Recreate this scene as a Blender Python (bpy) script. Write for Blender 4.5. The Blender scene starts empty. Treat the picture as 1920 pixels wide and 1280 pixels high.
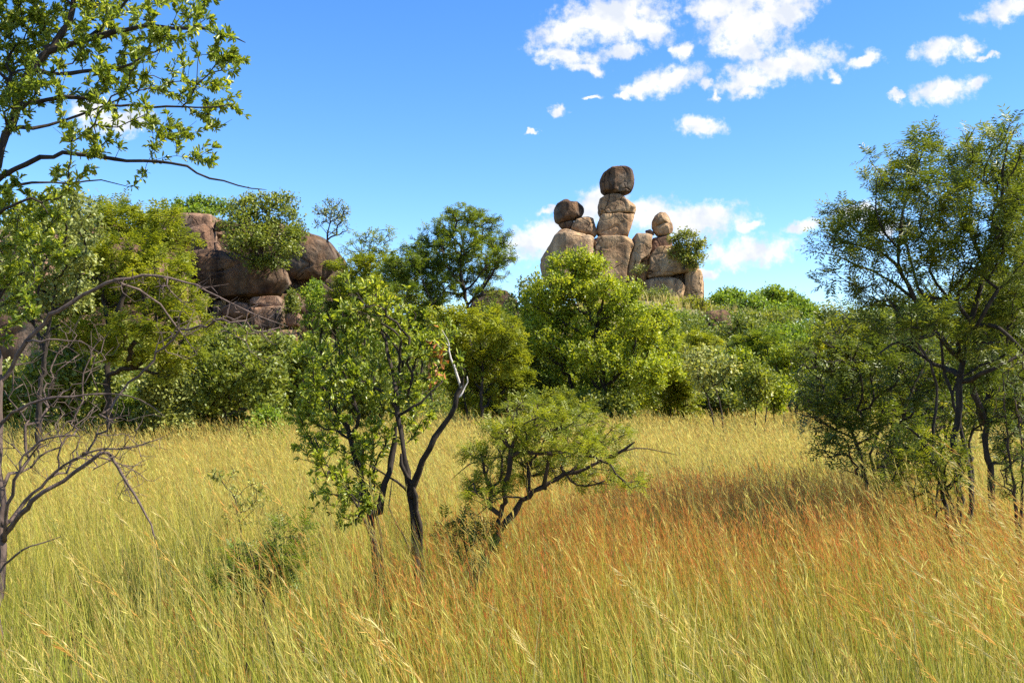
import bpy, math, numpy as np
from mathutils import Vector, noise as mnoise

C = bpy.context.scene.collection
rng = np.random.default_rng(11)
F, CX, CY, CAMZ, HOR = 35.0/36.0*1920, 960.0, 640.0, 2.6, 735.0
TILT = math.atan((HOR-CY)/F)

def at(px, py, d):
    """world point seen at photo pixel (px, py) at distance d along the ground axis"""
    x = (px-CX)/F; z = (CY-py)/F
    vy = math.cos(TILT)-z*math.sin(TILT); vz = math.sin(TILT)+z*math.cos(TILT)
    k = d/vy
    return np.array((x*k, d, CAMZ+vz*k))

def sstep(a, b, x):
    t = np.clip((np.asarray(x, float)-a)/(b-a), 0, 1)
    return t*t*(3-2*t)

def ground(x, y):
    x = np.asarray(x, float); y = np.asarray(y, float)
    h = 0.10*np.sin(x*0.31+1.3)*np.sin(y*0.23)+0.05*np.sin(x*0.9+y*0.5)
    h = h*np.clip(y/10, 0, 1)
    ridge = 8.6 + 5.0*sstep(-6, -24, x) + 1.2*np.sin(x*0.07+0.6) + 2.8*np.exp(-((x-14)/12.0)**2)
    h = h + ridge*sstep(50, 112, y)
    h = h + 3.6*sstep(-8, -20, x)*sstep(44, 68, y)*(1-sstep(80, 112, y)*0.6)
    h = h - 14*sstep(135, 300, y)
    return h

# ------------------------------------------------------------------ helpers
def tag(o, label=None, cat=None, group=None, kind=None):
    if label: o['label'] = label
    if cat: o['category'] = cat
    if group: o['group'] = group
    if kind: o['kind'] = kind
    return o

def empty(name, loc):
    o = bpy.data.objects.new(name, None); C.objects.link(o)
    o.location = loc; o.empty_display_size = 0.3
    return o

def mesh_np(name, V, T, mats, tint=None, col=None, smooth=False, mi=None, parent=None, origin=None):
    V = np.asarray(V, np.float32); T = np.asarray(T, np.int32)
    if origin is not None: V = V-np.asarray(origin, np.float32)
    me = bpy.data.meshes.new(name)
    me.vertices.add(len(V)); me.vertices.foreach_set('co', V.ravel())
    me.loops.add(T.size); me.loops.foreach_set('vertex_index', T.ravel())
    me.polygons.add(len(T))
    me.polygons.foreach_set('loop_start', np.arange(0, T.size, T.shape[1], dtype=np.int32))
    if mi is not None: me.polygons.foreach_set('material_index', np.asarray(mi, np.int32))
    if smooth: me.polygons.foreach_set('use_smooth', np.ones(len(T), bool))
    me.update(calc_edges=True)
    if tint is not None:
        a = me.attributes.new('tint', 'FLOAT', 'POINT'); a.data.foreach_set('value', np.asarray(tint, np.float32))
    if col is not None:
        a = me.attributes.new('col', 'FLOAT_COLOR', 'POINT')
        cc = np.ones((len(V), 4), np.float32); cc[:, :3] = col
        a.data.foreach_set('color', cc.ravel())
    for m in (mats if isinstance(mats, (list, tuple)) else [mats]): me.materials.append(m)
    o = bpy.data.objects.new(name, me); C.objects.link(o)
    if parent is not None: o.parent = parent
    elif origin is not None: o.location = origin
    return o

def nrm(v):
    return v/np.maximum(np.linalg.norm(v, axis=-1, keepdims=True), 1e-9)

# ------------------------------------------------------------------ materials
def newmat(name):
    m = bpy.data.materials.new(name); m.use_nodes = True
    nt = m.node_tree; nt.nodes.clear()
    return m, nt, nt.nodes, nt.links

def ramp(nodes, stops):
    r = nodes.new('ShaderNodeValToRGB'); e = r.color_ramp.elements
    while len(e) > 1: e.remove(e[-1])
    e[0].position = stops[0][0]; e[0].color = (*stops[0][1], 1)
    for p, c in stops[1:]:
        k = e.new(p); k.color = (*c, 1)
    return r

def leaf_mat(name, dark, mid, lite, yel, transl=0.38, rough=0.42, spec=0.35):
    m, nt, N, L = newmat(name)
    a = N.new('ShaderNodeAttribute'); a.attribute_name = 'tint'
    sc_ = lambda c: (min(c[0]*1.60, .8), min(c[1]*1.40, .8), c[2]*0.9)
    r = ramp(N, [(0.0, sc_(dark)), (0.45, sc_(mid)), (0.8, sc_(lite)), (1.0, sc_(yel))])
    L.new(a.outputs['Fac'], r.inputs[0])
    p = N.new('ShaderNodeBsdfPrincipled')
    p.inputs['Roughness'].default_value = rough; p.inputs['Specular IOR Level'].default_value = spec
    L.new(r.outputs[0], p.inputs['Base Color'])
    g = N.new('ShaderNodeMix'); g.data_type = 'RGBA'; g.blend_type = 'MULTIPLY'; g.inputs[0].default_value = 1
    g.inputs[7].default_value = (1.5, 1.45, 0.6, 1); L.new(r.outputs[0], g.inputs[6])
    t = N.new('ShaderNodeBsdfTranslucent'); L.new(g.outputs[2], t.inputs[0])
    mx = N.new('ShaderNodeMixShader'); mx.inputs[0].default_value = transl
    L.new(p.outputs[0], mx.inputs[1]); L.new(t.outputs[0], mx.inputs[2])
    o = N.new('ShaderNodeOutputMaterial'); L.new(mx.outputs[0], o.inputs[0])
    return m

def bark_mat(name, a, b, scale=9.0):
    m, nt, N, L = newmat(name)
    tc = N.new('ShaderNodeTexCoord'); mp = N.new('ShaderNodeMapping'); mp.inputs['Scale'].default_value = (1, 1, 0.22)
    L.new(tc.outputs['Object'], mp.inputs[0])
    n = N.new('ShaderNodeTexNoise'); n.inputs['Scale'].default_value = scale*2; n.inputs['Detail'].default_value = 6
    n.inputs['Roughness'].default_value = 0.7; L.new(mp.outputs[0], n.inputs['Vector'])
    r = ramp(N, [(0.3, a), (0.7, b)]); L.new(n.outputs['Fac'], r.inputs[0])
    p = N.new('ShaderNodeBsdfPrincipled'); p.inputs['Roughness'].default_value = 0.85; p.inputs['Specular IOR Level'].default_value = 0.2
    L.new(r.outputs[0], p.inputs['Base Color'])
    bp = N.new('ShaderNodeBump'); bp.inputs['Strength'].default_value = 0.7; bp.inputs['Distance'].default_value = 0.02
    L.new(n.outputs['Fac'], bp.inputs['Height']); L.new(bp.outputs[0], p.inputs['Normal'])
    o = N.new('ShaderNodeOutputMaterial'); L.new(p.outputs[0], o.inputs[0])
    return m

def rock_mat(name, base_a, base_b, stain, amount=0.5):
    m, nt, N, L = newmat(name)
    tc = N.new('ShaderNodeTexCoord'); oi = N.new('ShaderNodeObjectInfo')
    off = N.new('ShaderNodeVectorMath'); off.operation = 'SCALE'; off.inputs[0].default_value = (37, 19, 53)
    L.new(oi.outputs['Random'], off.inputs['Scale'])
    ad = N.new('ShaderNodeVectorMath'); L.new(tc.outputs['Object'], ad.inputs[0]); L.new(off.outputs[0], ad.inputs[1])
    def nz(scale, detail, rough, sc=(1, 1, 1)):
        mp = N.new('ShaderNodeMapping'); mp.inputs['Scale'].default_value = sc; L.new(ad.outputs[0], mp.inputs[0])
        n = N.new('ShaderNodeTexNoise'); n.inputs['Scale'].default_value = scale; n.inputs['Detail'].default_value = detail
        n.inputs['Roughness'].default_value = rough; L.new(mp.outputs[0], n.inputs['Vector']); return n
    n1 = nz(0.55, 8, 0.62); n2 = nz(1.0, 6, 0.6, (1.3, 1.3, 0.16)); n3 = nz(5, 6, 0.7); n4 = nz(0.35, 5, 0.6)
    r1 = ramp(N, [(0.33, base_a), (0.66, base_b)]); L.new(n1.outputs['Fac'], r1.inputs[0])
    r2 = ramp(N, [(0.5-0.12*amount, (0, 0, 0)), (0.62, (1, 1, 1))]); L.new(n2.outputs['Fac'], r2.inputs[0])
    f2 = N.new('ShaderNodeMath'); f2.operation = 'MULTIPLY'; f2.inputs[1].default_value = 0.85*min(1, amount+0.2); L.new(r2.outputs[0], f2.inputs[0])
    mx = N.new('ShaderNodeMix'); mx.data_type = 'RGBA'; L.new(f2.outputs[0], mx.inputs[0]); L.new(r1.outputs[0], mx.inputs[6])
    mx.inputs[7].default_value = (*stain, 1)
    r4 = ramp(N, [(0.5, (0, 0, 0)), (0.66, (1, 1, 1))]); L.new(n4.outputs['Fac'], r4.inputs[0])
    f4 = N.new('ShaderNodeMath'); f4.operation = 'MULTIPLY'; f4.inputs[1].default_value = 0.25; L.new(r4.outputs[0], f4.inputs[0])
    mx4 = N.new('ShaderNodeMix'); mx4.data_type = 'RGBA'; L.new(f4.outputs[0], mx4.inputs[0]); L.new(mx.outputs[2], mx4.inputs[6])
    mx4.inputs[7].default_value = (0.30, 0.28, 0.23, 1)
    r3 = ramp(N, [(0.3, (0.78, 0.77, 0.75)), (0.7, (1.12, 1.12, 1.12))]); L.new(n3.outputs['Fac'], r3.inputs[0])
    ml = N.new('ShaderNodeMix'); ml.data_type = 'RGBA'; ml.blend_type = 'MULTIPLY'; ml.inputs[0].default_value = 1
    L.new(mx4.outputs[2], ml.inputs[6]); L.new(r3.outputs[0], ml.inputs[7])
    wv = N.new('ShaderNodeVectorMath'); wv.operation = 'MULTIPLY_ADD'; L.new(n1.outputs['Color'], wv.inputs[0]); wv.inputs[1].default_value = (.9, .9, .9); L.new(ad.outputs[0], wv.inputs[2])
    vm = N.new('ShaderNodeMapping'); vm.inputs['Scale'].default_value = (.34, .34, .22); L.new(wv.outputs[0], vm.inputs[0])
    vo = N.new('ShaderNodeTexVoronoi'); vo.feature = 'DISTANCE_TO_EDGE'; vo.inputs['Scale'].default_value = 1.0; L.new(vm.outputs[0], vo.inputs['Vector'])
    cr = N.new('ShaderNodeMapRange'); cr.inputs['From Min'].default_value = 0.002; cr.inputs['From Max'].default_value = 0.016
    nm = nz(0.5, 3, .5); nk = N.new('ShaderNodeMapRange'); nk.inputs['From Min'].default_value = .50; nk.inputs['From Max'].default_value = .58; nk.inputs['To Max'].default_value = .05; L.new(nm.outputs['Fac'], nk.inputs['Value'])
    va = N.new('ShaderNodeMath'); va.operation = 'ADD'; L.new(vo.outputs['Distance'], va.inputs[0]); L.new(nk.outputs[0], va.inputs[1]); L.new(va.outputs[0], cr.inputs['Value'])
    cg = N.new('ShaderNodeMix'); cg.data_type = 'RGBA'; L.new(cr.outputs[0], cg.inputs[0]); cg.inputs[6].default_value = (0.03, 0.02, 0.015, 1); L.new(ml.outputs[2], cg.inputs[7])
    p = N.new('ShaderNodeBsdfPrincipled'); p.inputs['Roughness'].default_value = 0.9; p.inputs['Specular IOR Level'].default_value = 0.15
    L.new(cg.outputs[2], p.inputs['Base Color'])
    sm = N.new('ShaderNodeMath'); sm.operation = 'MULTIPLY_ADD'; sm.inputs[1].default_value = 0.25
    ck = N.new('ShaderNodeMath'); ck.operation = 'MULTIPLY_ADD'; ck.inputs[1].default_value = 0.35; L.new(cr.outputs[0], ck.inputs[0]); L.new(n1.outputs['Fac'], ck.inputs[2])
    L.new(n3.outputs['Fac'], sm.inputs[0]); L.new(ck.outputs[0], sm.inputs[2])
    bp = N.new('ShaderNodeBump'); bp.inputs['Strength'].default_value = 0.75; bp.inputs['Distance'].default_value = 0.6
    L.new(sm.outputs[0], bp.inputs['Height']); L.new(bp.outputs[0], p.inputs['Normal'])
    o = N.new('ShaderNodeOutputMaterial'); L.new(p.outputs[0], o.inputs[0])
    return m

def grass_mat():
    m, nt, N, L = newmat('grass_blades')
    a = N.new('ShaderNodeAttribute'); a.attribute_name = 'col'
    p = N.new('ShaderNodeBsdfPrincipled'); p.inputs['Roughness'].default_value = 0.5; p.inputs['Specular IOR Level'].default_value = 0.3
    L.new(a.outputs['Color'], p.inputs['Base Color'])
    t = N.new('ShaderNodeBsdfTranslucent'); L.new(a.outputs['Color'], t.inputs[0])
    mx = N.new('ShaderNodeMixShader'); mx.inputs[0].default_value = 0.45
    L.new(p.outputs[0], mx.inputs[1]); L.new(t.outputs[0], mx.inputs[2])
    o = N.new('ShaderNodeOutputMaterial'); L.new(mx.outputs[0], o.inputs[0])
    return m

def soil_mat():
    m, nt, N, L = newmat('dry_soil')
    tc = N.new('ShaderNodeTexCoord')
    n = N.new('ShaderNodeTexNoise'); n.inputs['Scale'].default_value = 0.6; n.inputs['Detail'].default_value = 10; n.inputs['Roughness'].default_value = 0.7
    L.new(tc.outputs['Object'], n.inputs['Vector'])
    r = ramp(N, [(0.3, (0.07, 0.07, 0.025)), (0.55, (0.15, 0.12, 0.045)), (0.75, (0.09, 0.11, 0.03))]); L.new(n.outputs['Fac'], r.inputs[0])
    p = N.new('ShaderNodeBsdfPrincipled'); p.inputs['Roughness'].default_value = 0.95
    L.new(r.outputs[0], p.inputs['Base Color'])
    bp = N.new('ShaderNodeBump'); bp.inputs['Distance'].default_value = 0.1; L.new(n.outputs['Fac'], bp.inputs['Height']); L.new(bp.outputs[0], p.inputs['Normal'])
    o = N.new('ShaderNodeOutputMaterial'); L.new(p.outputs[0], o.inputs[0])
    return m

M_BROAD = leaf_mat('broad_leaf', (0.052, 0.095, 0.022), (0.127, 0.184, 0.034), (0.242, 0.302, 0.056), (0.385, 0.39, 0.10), 0.40, 0.36, 0.5)
M_GREY = leaf_mat('grey_green_leaf', (0.08, 0.11, 0.05), (0.16, 0.20, 0.085), (0.26, 0.30, 0.13), (0.36, 0.36, 0.17), 0.3, 0.45)
M_ACACIA = leaf_mat('acacia_leaf', (0.034, 0.064, 0.016), (0.07, 0.112, 0.023), (0.125, 0.175, 0.032), (0.21, 0.235, 0.045), 0.4)
M_YELLOWG = leaf_mat('yellow_green_feather_leaf', (0.056, 0.086, 0.014), (0.122, 0.160, 0.022), (0.195, 0.230, 0.033), (0.285, 0.285, 0.048), 0.42)
M_FERN = leaf_mat('dark_fern_leaf', (0.032, 0.054, 0.018), (0.068, 0.102, 0.025), (0.128, 0.16, 0.036), (0.23, 0.24, 0.06), 0.38)
M_BRIGHT = leaf_mat('bright_green_leaf', (0.055, 0.092, 0.016), (0.132, 0.186, 0.023), (0.228, 0.283, 0.036), (0.33, 0.355, 0.06), 0.42)
M_OLIVE = leaf_mat('olive_leaf', (0.048, 0.074, 0.022), (0.095, 0.134, 0.034), (0.168, 0.208, 0.05), (0.265, 0.285, 0.08), 0.37)
M_DARKG = leaf_mat('dark_green_leaf', (0.038, 0.06, 0.022), (0.082, 0.118, 0.034), (0.15, 0.185, 0.052), (0.24, 0.24, 0.07), 0.36)
M_CANOPY = leaf_mat('fresh_canopy_leaf', (0.05, 0.09, 0.02), (0.105, 0.18, 0.03), (0.18, 0.26, 0.045), (0.27, 0.31, 0.07), 0.4)
M_DEADLEAF = leaf_mat('dead_orange_leaf', (0.13, 0.045, 0.02), (0.22, 0.085, 0.035), (0.30, 0.15, 0.07), (0.34, 0.21, 0.12), 0.3)
M_BARK = bark_mat('dark_bark', (0.008, 0.006, 0.005), (0.062, 0.047, 0.036))
M_BARKB = bark_mat('brown_bark', (0.022, 0.014, 0.011), (0.075, 0.050, 0.036))
M_DEAD = bark_mat('weathered_dead_wood', (0.045, 0.030, 0.025), (0.17, 0.122, 0.10))
M_BLEACH = bark_mat('bleached_dead_wood', (0.35, 0.30, 0.26), (0.62, 0.56, 0.5))
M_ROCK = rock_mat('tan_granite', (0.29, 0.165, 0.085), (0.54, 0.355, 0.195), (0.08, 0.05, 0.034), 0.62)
M_ROCKD = rock_mat('stained_shaded_granite', (0.085, 0.046, 0.027), (0.215, 0.122, 0.066), (0.020, 0.014, 0.012), 1.0)  # real stains, plus shade of recesses and unlit boulder fronts put into the colour
M_ROCKR = rock_mat('reddish_granite', (0.17, 0.092, 0.056), (0.32, 0.19, 0.12), (0.06, 0.038, 0.028), 0.7)
M_GRASS = grass_mat(); M_SOIL = soil_mat()

# ------------------------------------------------------------------ rocks
_ico = None
def ico_dirs():
    global _ico
    if _ico is None:
        import bmesh
        bm = bmesh.new(); bmesh.ops.create_icosphere(bm, subdivisions=6, radius=1)
        bm.verts.ensure_lookup_table()
        V = np.array([v.co[:] for v in bm.verts]); T = np.array([[v.index for v in f.verts] for f in bm.faces])
        bm.free(); _ico = (nrm(V), T)
    return _ico

def rock(name, label, outline, d, mat=None, depth=0.9, q=3.0, cuts=(), rough=0.045, smooth=1.2, dd=0.0, group=None, cat='boulder', seed=None):
    """outline: photo pixels round the boulder's silhouette, standing at distance d"""
    seed = seed if seed is not None else int(abs(outline[0][0]*7+outline[0][1]*13)) % 997
    P = np.array([at(x, y, d) for x, y in outline])[:, [0, 2]]
    # area centroid
    x, z = P[:, 0], P[:, 1]; x2, z2 = np.roll(x, -1), np.roll(z, -1)
    cr = x*z2-x2*z; A = cr.sum()/2
    c = np.array([((x+x2)*cr).sum()/(6*A), ((z+z2)*cr).sum()/(6*A)])
    Q = P-c; n = 180
    th = np.linspace(-math.pi, math.pi, n, endpoint=False); R = np.zeros(n)
    Q2 = np.roll(Q, -1, 0)
    for i, t in enumerate(th):
        u = np.array([math.cos(t), math.sin(t)]); best = 0
        for a, b in zip(Q, Q2):
            e = b-a; den = u[0]*(-e[1])+e[0]*u[1]
            if abs(den) < 1e-9: continue
            r = (a[0]*(-e[1])+e[0]*a[1])/den; s = (u[0]*a[1]-u[1]*a[0])/den
            if r > best and -1e-6 <= s <= 1+1e-6: best = r
        R[i] = best
    R = R*1.012
    k = np.exp(-0.5*(np.arange(-8, 9)/max(smooth*1.1, .2))**2); k /= k.sum()
    R = np.convolve(np.concatenate([R[-8:], R, R[:8]]), k, 'valid')
    D, T = ico_dirs()
    lat = np.hypot(D[:, 0], D[:, 2]); ang = np.arctan2(D[:, 2], D[:, 0])
    rr = np.interp(ang, np.append(th, math.pi), np.append(R, R[0]))
    size = R.mean(); Dp = size*depth
    rho = ((lat/rr)**q+(np.abs(D[:, 1])/Dp)**q)**(-1/q)
    V = D*rho[:, None]
    rs = np.random.default_rng(seed)
    fac = [(*v, f) for v, f in zip(nrm(rs.normal(0, 1, (9, 3))*np.array((1, 1.1, .8))), rs.uniform(.88, .97, 9))]
    for nx, ny, nz, f in list(cuts)+fac:
        nn = nrm(np.array([nx, ny, nz], float)); s = V@nn; lim = s.max()*f
        ov = np.maximum(s-lim, 0); V = V-ov[:, None]*nn*0.93
    off = Vector((seed*1.37, seed*0.71, seed*2.1)); disp = np.empty(len(V))
    s1, s2, s3 = 0.9/size, 2.6/size, 7.0/size
    for i, v in enumerate(V):
        w = Vector(v)
        disp[i] = mnoise.noise(w*s1+off)*1.0+mnoise.noise(w*s2+off)*0.5+0.22*mnoise.noise(w*s3+off) - 1.1*max(0, 0.05-abs(mnoise.noise(w*s1*1.1-off)))/0.05
    V = V+nrm(V)*(disp*rough*1.25*size)[:, None]
    o = mesh_np(name, V, T, mat or M_ROCK, smooth=True)
    o.location = (c[0], d+dd, c[1])
    tag(o, label, cat, group)
    return o

def zo(ox, oy, s, pts): return [(ox+x/s, oy+y/s) for x, y in pts]

# ------------------------------------------------------------------ plants
class Fol:
    def __init__(s): s.V = []; s.T = []; s.t = []; s.n = 0
    def add(s, V, T, t):
        s.V.append(V.reshape(-1, 3)); s.T.append(T.reshape(-1, 3)+s.n); s.t.append(t.ravel()); s.n += V.reshape(-1, 3).shape[0]
    def arrays(s):
        if not s.V: return np.zeros((0, 3)), np.zeros((0, 3), int), np.zeros(0)
        return np.concatenate(s.V), np.concatenate(s.T), np.concatenate(s.t)

def leaves(fol, P, Tn, Nn, L, W, tint, fine=False):
    n = len(P); Tn = nrm(Tn); S = nrm(np.cross(Tn, Nn)); Nn = np.cross(S, Tn)
    L = np.broadcast_to(np.asarray(L, float), (n,))[:, None]; W = np.broadcast_to(np.asarray(W, float), (n,))[:, None]
    if fine:
        fo = Nn*W*0.22
        b = P; l1 = P+Tn*L*.38-S*W*.40+fo; l2 = P+Tn*L*.74-S*W*.46+fo*.9; tp = P+Tn*L-Nn*L*rng.uniform(-.05, .38, (n, 1))
        r1 = P+Tn*L*.38+S*W*.40+fo; r2 = P+Tn*L*.74+S*W*.46+fo*.9
        V = np.stack([b, l1, l2, tp, r2, r1], 1)
        k = np.array([[0, 1, 2], [0, 2, 3], [0, 3, 4], [0, 4, 5]])
        T = (np.arange(n)*6)[:, None, None]+k[None]; tt = np.repeat(tint, 6)
    else:
        fo = Nn*W*0.2
        V = np.stack([P, P+Tn*L*.5-S*W*.5+fo, P+Tn*L, P+Tn*L*.5+S*W*.5+fo], 1)
        k = np.array([[0, 1, 2], [0, 2, 3]])
        T = (np.arange(n)*4)[:, None, None]+k[None]; tt = np.repeat(tint, 4)
    fol.add(V, T, tt)

def fern(fol, P, Tn, Nn, L, pairs, W, tint, ratio=0.42):
    """pinnate leaves: a rachis direction carrying pairs of narrow leaflets"""
    n = len(P); Tn = nrm(Tn); S = nrm(np.cross(Tn, Nn)); Nn = np.cross(S, Tn)
    L = np.broadcast_to(np.asarray(L, float), (n,))
    for i in range(pairs):
        f = (i+0.6)/pairs
        base = P+Tn*(L*f)[:, None]-Nn*(L*0.12*f*f)[:, None]
        ll = L*ratio*(0.55+0.9*f*(1.15-f)*1.6)
        for sg in (-1, 1):
            d = nrm(S*sg*0.85+Tn*0.5-Nn*0.12+rng.normal(0, .12, (n, 3)))
            leaves(fol, base, d, Nn, ll, W, tint)

class Skel:
    def __init__(s, cap=90000):
        s.p = np.zeros((cap, 3)); s.par = np.full(cap, -1); s.pl = np.zeros(cap); s.r = np.zeros(cap); s.st = np.zeros(cap, int); s.n = 0; s.nt = 0; s.tips = []
        s.fix = np.zeros(cap, bool)
    def add(s, p, par, r=0, st=0, fix=False):
        i = s.n; s.p[i] = p; s.par[i] = par; s.r[i] = r; s.st[i] = st; s.fix[i] = fix
        s.pl[i] = 0 if par < 0 else s.pl[par]+np.linalg.norm(p-s.p[par]); s.n += 1
        return i

def catmull(P, step):
    P = np.asarray(P, float); out = [P[0]]
    E = np.vstack([2*P[0]-P[1], P, 2*P[-1]-P[-2]])
    for i in range(len(P)-1):
        a, b, c, d = E[i], E[i+1], E[i+2], E[i+3]
        m = max(2, int(np.linalg.norm(c-b)/step))
        for t in np.linspace(0, 1, m+1)[1:]:
            out.append(0.5*((2*b)+(-a+c)*t+(2*a-5*b+4*c-d)*t*t+(-a+3*b-3*c+d)*t**3))
    return np.array(out)

def grow(sk, A, step, bf=0.3, jit=0.12, lift=0.0, st=None, first=0, zmin=0.0):
    """join every attractor to the nearest wood, near ones first"""
    root = sk.p[0]
    order = np.argsort(np.linalg.norm(A-root, axis=1)+rng.normal(0, .05, len(A)))
    cand_ok = None
    for k in order:
        a = A[k]; n = sk.n
        lo = first
        dist = np.linalg.norm(sk.p[lo:n]-a, axis=1)
        cost = dist+bf*sk.pl[lo:n]+np.where(sk.p[lo:n, 2] < zmin, 5.0, 0)
        j = int(np.argmin(cost))+lo; d = np.linalg.norm(a-sk.p[j])
        if d < step*0.4: continue
        pj = sk.p[j]; pp = sk.par[j]
        dirp = nrm(pj-sk.p[pp]) if pp >= 0 else np.array((0, 0, 1.))
        m = max(1, int(round(d/step))); ctrl = pj+(0.55*dirp+0.45*nrm(a-pj)+np.array((0, 0, lift)))*d*0.45
        par = j
        for t in np.arange(1, m+1)/m:
            q = (1-t)**2*pj+2*t*(1-t)*ctrl+t*t*a
            if t < 1: q = q+rng.normal(0, jit*step, 3)
            par = sk.add(q, par, 0, sk.st[j] if st is None else st)
        sk.tips.append(par)

def radii(sk, rt, expo=0.46, shrink=0.82):
    n = sk.n; cnt = np.zeros(n)
    haschild = np.zeros(n, bool); haschild[sk.par[:n][sk.par[:n] >= 0]] = True
    for i in range(n-1, -1, -1):
        if not haschild[i]: cnt[i] += 1
        if sk.par[i] >= 0: cnt[sk.par[i]] += cnt[i]
    for i in range(n):
        if sk.fix[i]: continue
        r = rt*max(cnt[i], 1)**expo; p = sk.par[i]
        if p >= 0: r = min(r, shrink*sk.r[p] if sk.fix[p] else sk.r[p])
        sk.r[i] = max(r, rt*0.8)
    return cnt

def tubes(sk, minr=0.0):
    """one tapering tube per run of wood; returns {stem: (V, T)}"""
    n = sk.n; ch = [[] for _ in range(n)]
    for i in range(n):
        if sk.par[i] >= 0: ch[sk.par[i]].append(i)
    out = {}
    starts = [(-1, i) for i in range(n) if sk.par[i] < 0]
    while starts:
        p0, i = starts.pop(); idx = [i]
        while ch[idx[-1]]:
            c = ch[idx[-1]]
            same = [q for q in c if sk.st[q] == sk.st[idx[-1]]]
            if not same: starts += [(idx[-1], q) for q in c]; break
            b = max(same, key=lambda q: (sk.fix[q], sk.r[q]))
            starts += [(idx[-1], q) for q in c if q != b]; idx.append(b)
        P = sk.p[idx]; R = sk.r[idx].copy()
        if p0 >= 0: P = np.vstack([sk.p[p0], P]); R = np.concatenate([[min(sk.r[p0]*0.95, R[0]*1.25)], R])
        if len(P) < 2: continue
        R[-1] *= 0.55
        k = 11 if R[0] > 0.06 else 7 if R[0] > 0.025 else 5 if R[0] > 0.010 else 3
        t = nrm(np.gradient(P, axis=0)); ref = np.eye(3)[int(np.argmin(np.abs(t.mean(0))))]
        u = nrm(np.cross(t, ref)); v = np.cross(t, u)
        an = np.arange(k)*2*math.pi/k
        rad = np.repeat(R[:, None], k, 1)
        if R[0] > 0.03: rad = rad*(1+rng.normal(0, .11, rad.shape)+0.12*np.sin(3*an+rng.uniform(0, 6))[None])
        V = P[:, None]+rad[..., None]*(np.cos(an)[None, :, None]*u[:, None]+np.sin(an)[None, :, None]*v[:, None])
        m = len(P); a = np.arange(m-1)[:, None]*k+np.arange(k)[None]; b = np.arange(m-1)[:, None]*k+(np.arange(k)+1)[None] % k
        T = np.concatenate([np.stack([a, b, b+k], -1).reshape(-1, 3), np.stack([a, b+k, a+k], -1).reshape(-1, 3)])
        g = out.setdefault(int(sk.st[idx[0]]), Fol()); g.add(V, T, np.zeros(m*k))
    return {s: f.arrays()[:2] for s, f in out.items()}

def ellipsoids(clumps, d, spread=0.35, flat=1.0):
    cl = np.array([(c[0], c[1], c[2], c[3]) for c in clumps], float)
    half = 0.5*(cl[:, 0].max()-cl[:, 0].min()+1.2*cl[:, 2].mean())*d/F
    out = []
    for c in clumps:
        dd = c[4] if len(c) > 4 else float(np.clip(rng.normal(0, spread), -.8, .8))*half
        q = d+dd; s = q/F
        out.append((at(c[0], c[1], q), np.array((c[2]*s, 0.5*(c[2]+c[3])*s*flat, c[3]*s))))
    return out

def auto(cx, cy, rx, ry, n, sz=0.42, top=0.0):
    """n clumps spread over a big ellipse"""
    o = []
    for i in range(n):
        a = 2.399963*i+rng.uniform(-.3, .3); r = math.sqrt((i+0.5)/n)*0.72
        o.append((cx+rx*r*math.cos(a), cy+ry*r*math.sin(a), rx*sz*rng.uniform(.75, 1.25), ry*sz*rng.uniform(.75, 1.25)))
    return o

def sample(ells, n, shell=0.45):
    w = np.array([np.prod(e[1])**0.7 for e in ells]); w /= w.sum()
    pts = []
    for (c, r), k in zip(ells, rng.multinomial(n, w)):
        v = nrm(rng.normal(0, 1, (k, 3))); rad = (shell+(1-shell)*rng.random(k))[:, None]
        pts.append(c+v*rad*r)
    return np.concatenate(pts)

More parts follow.
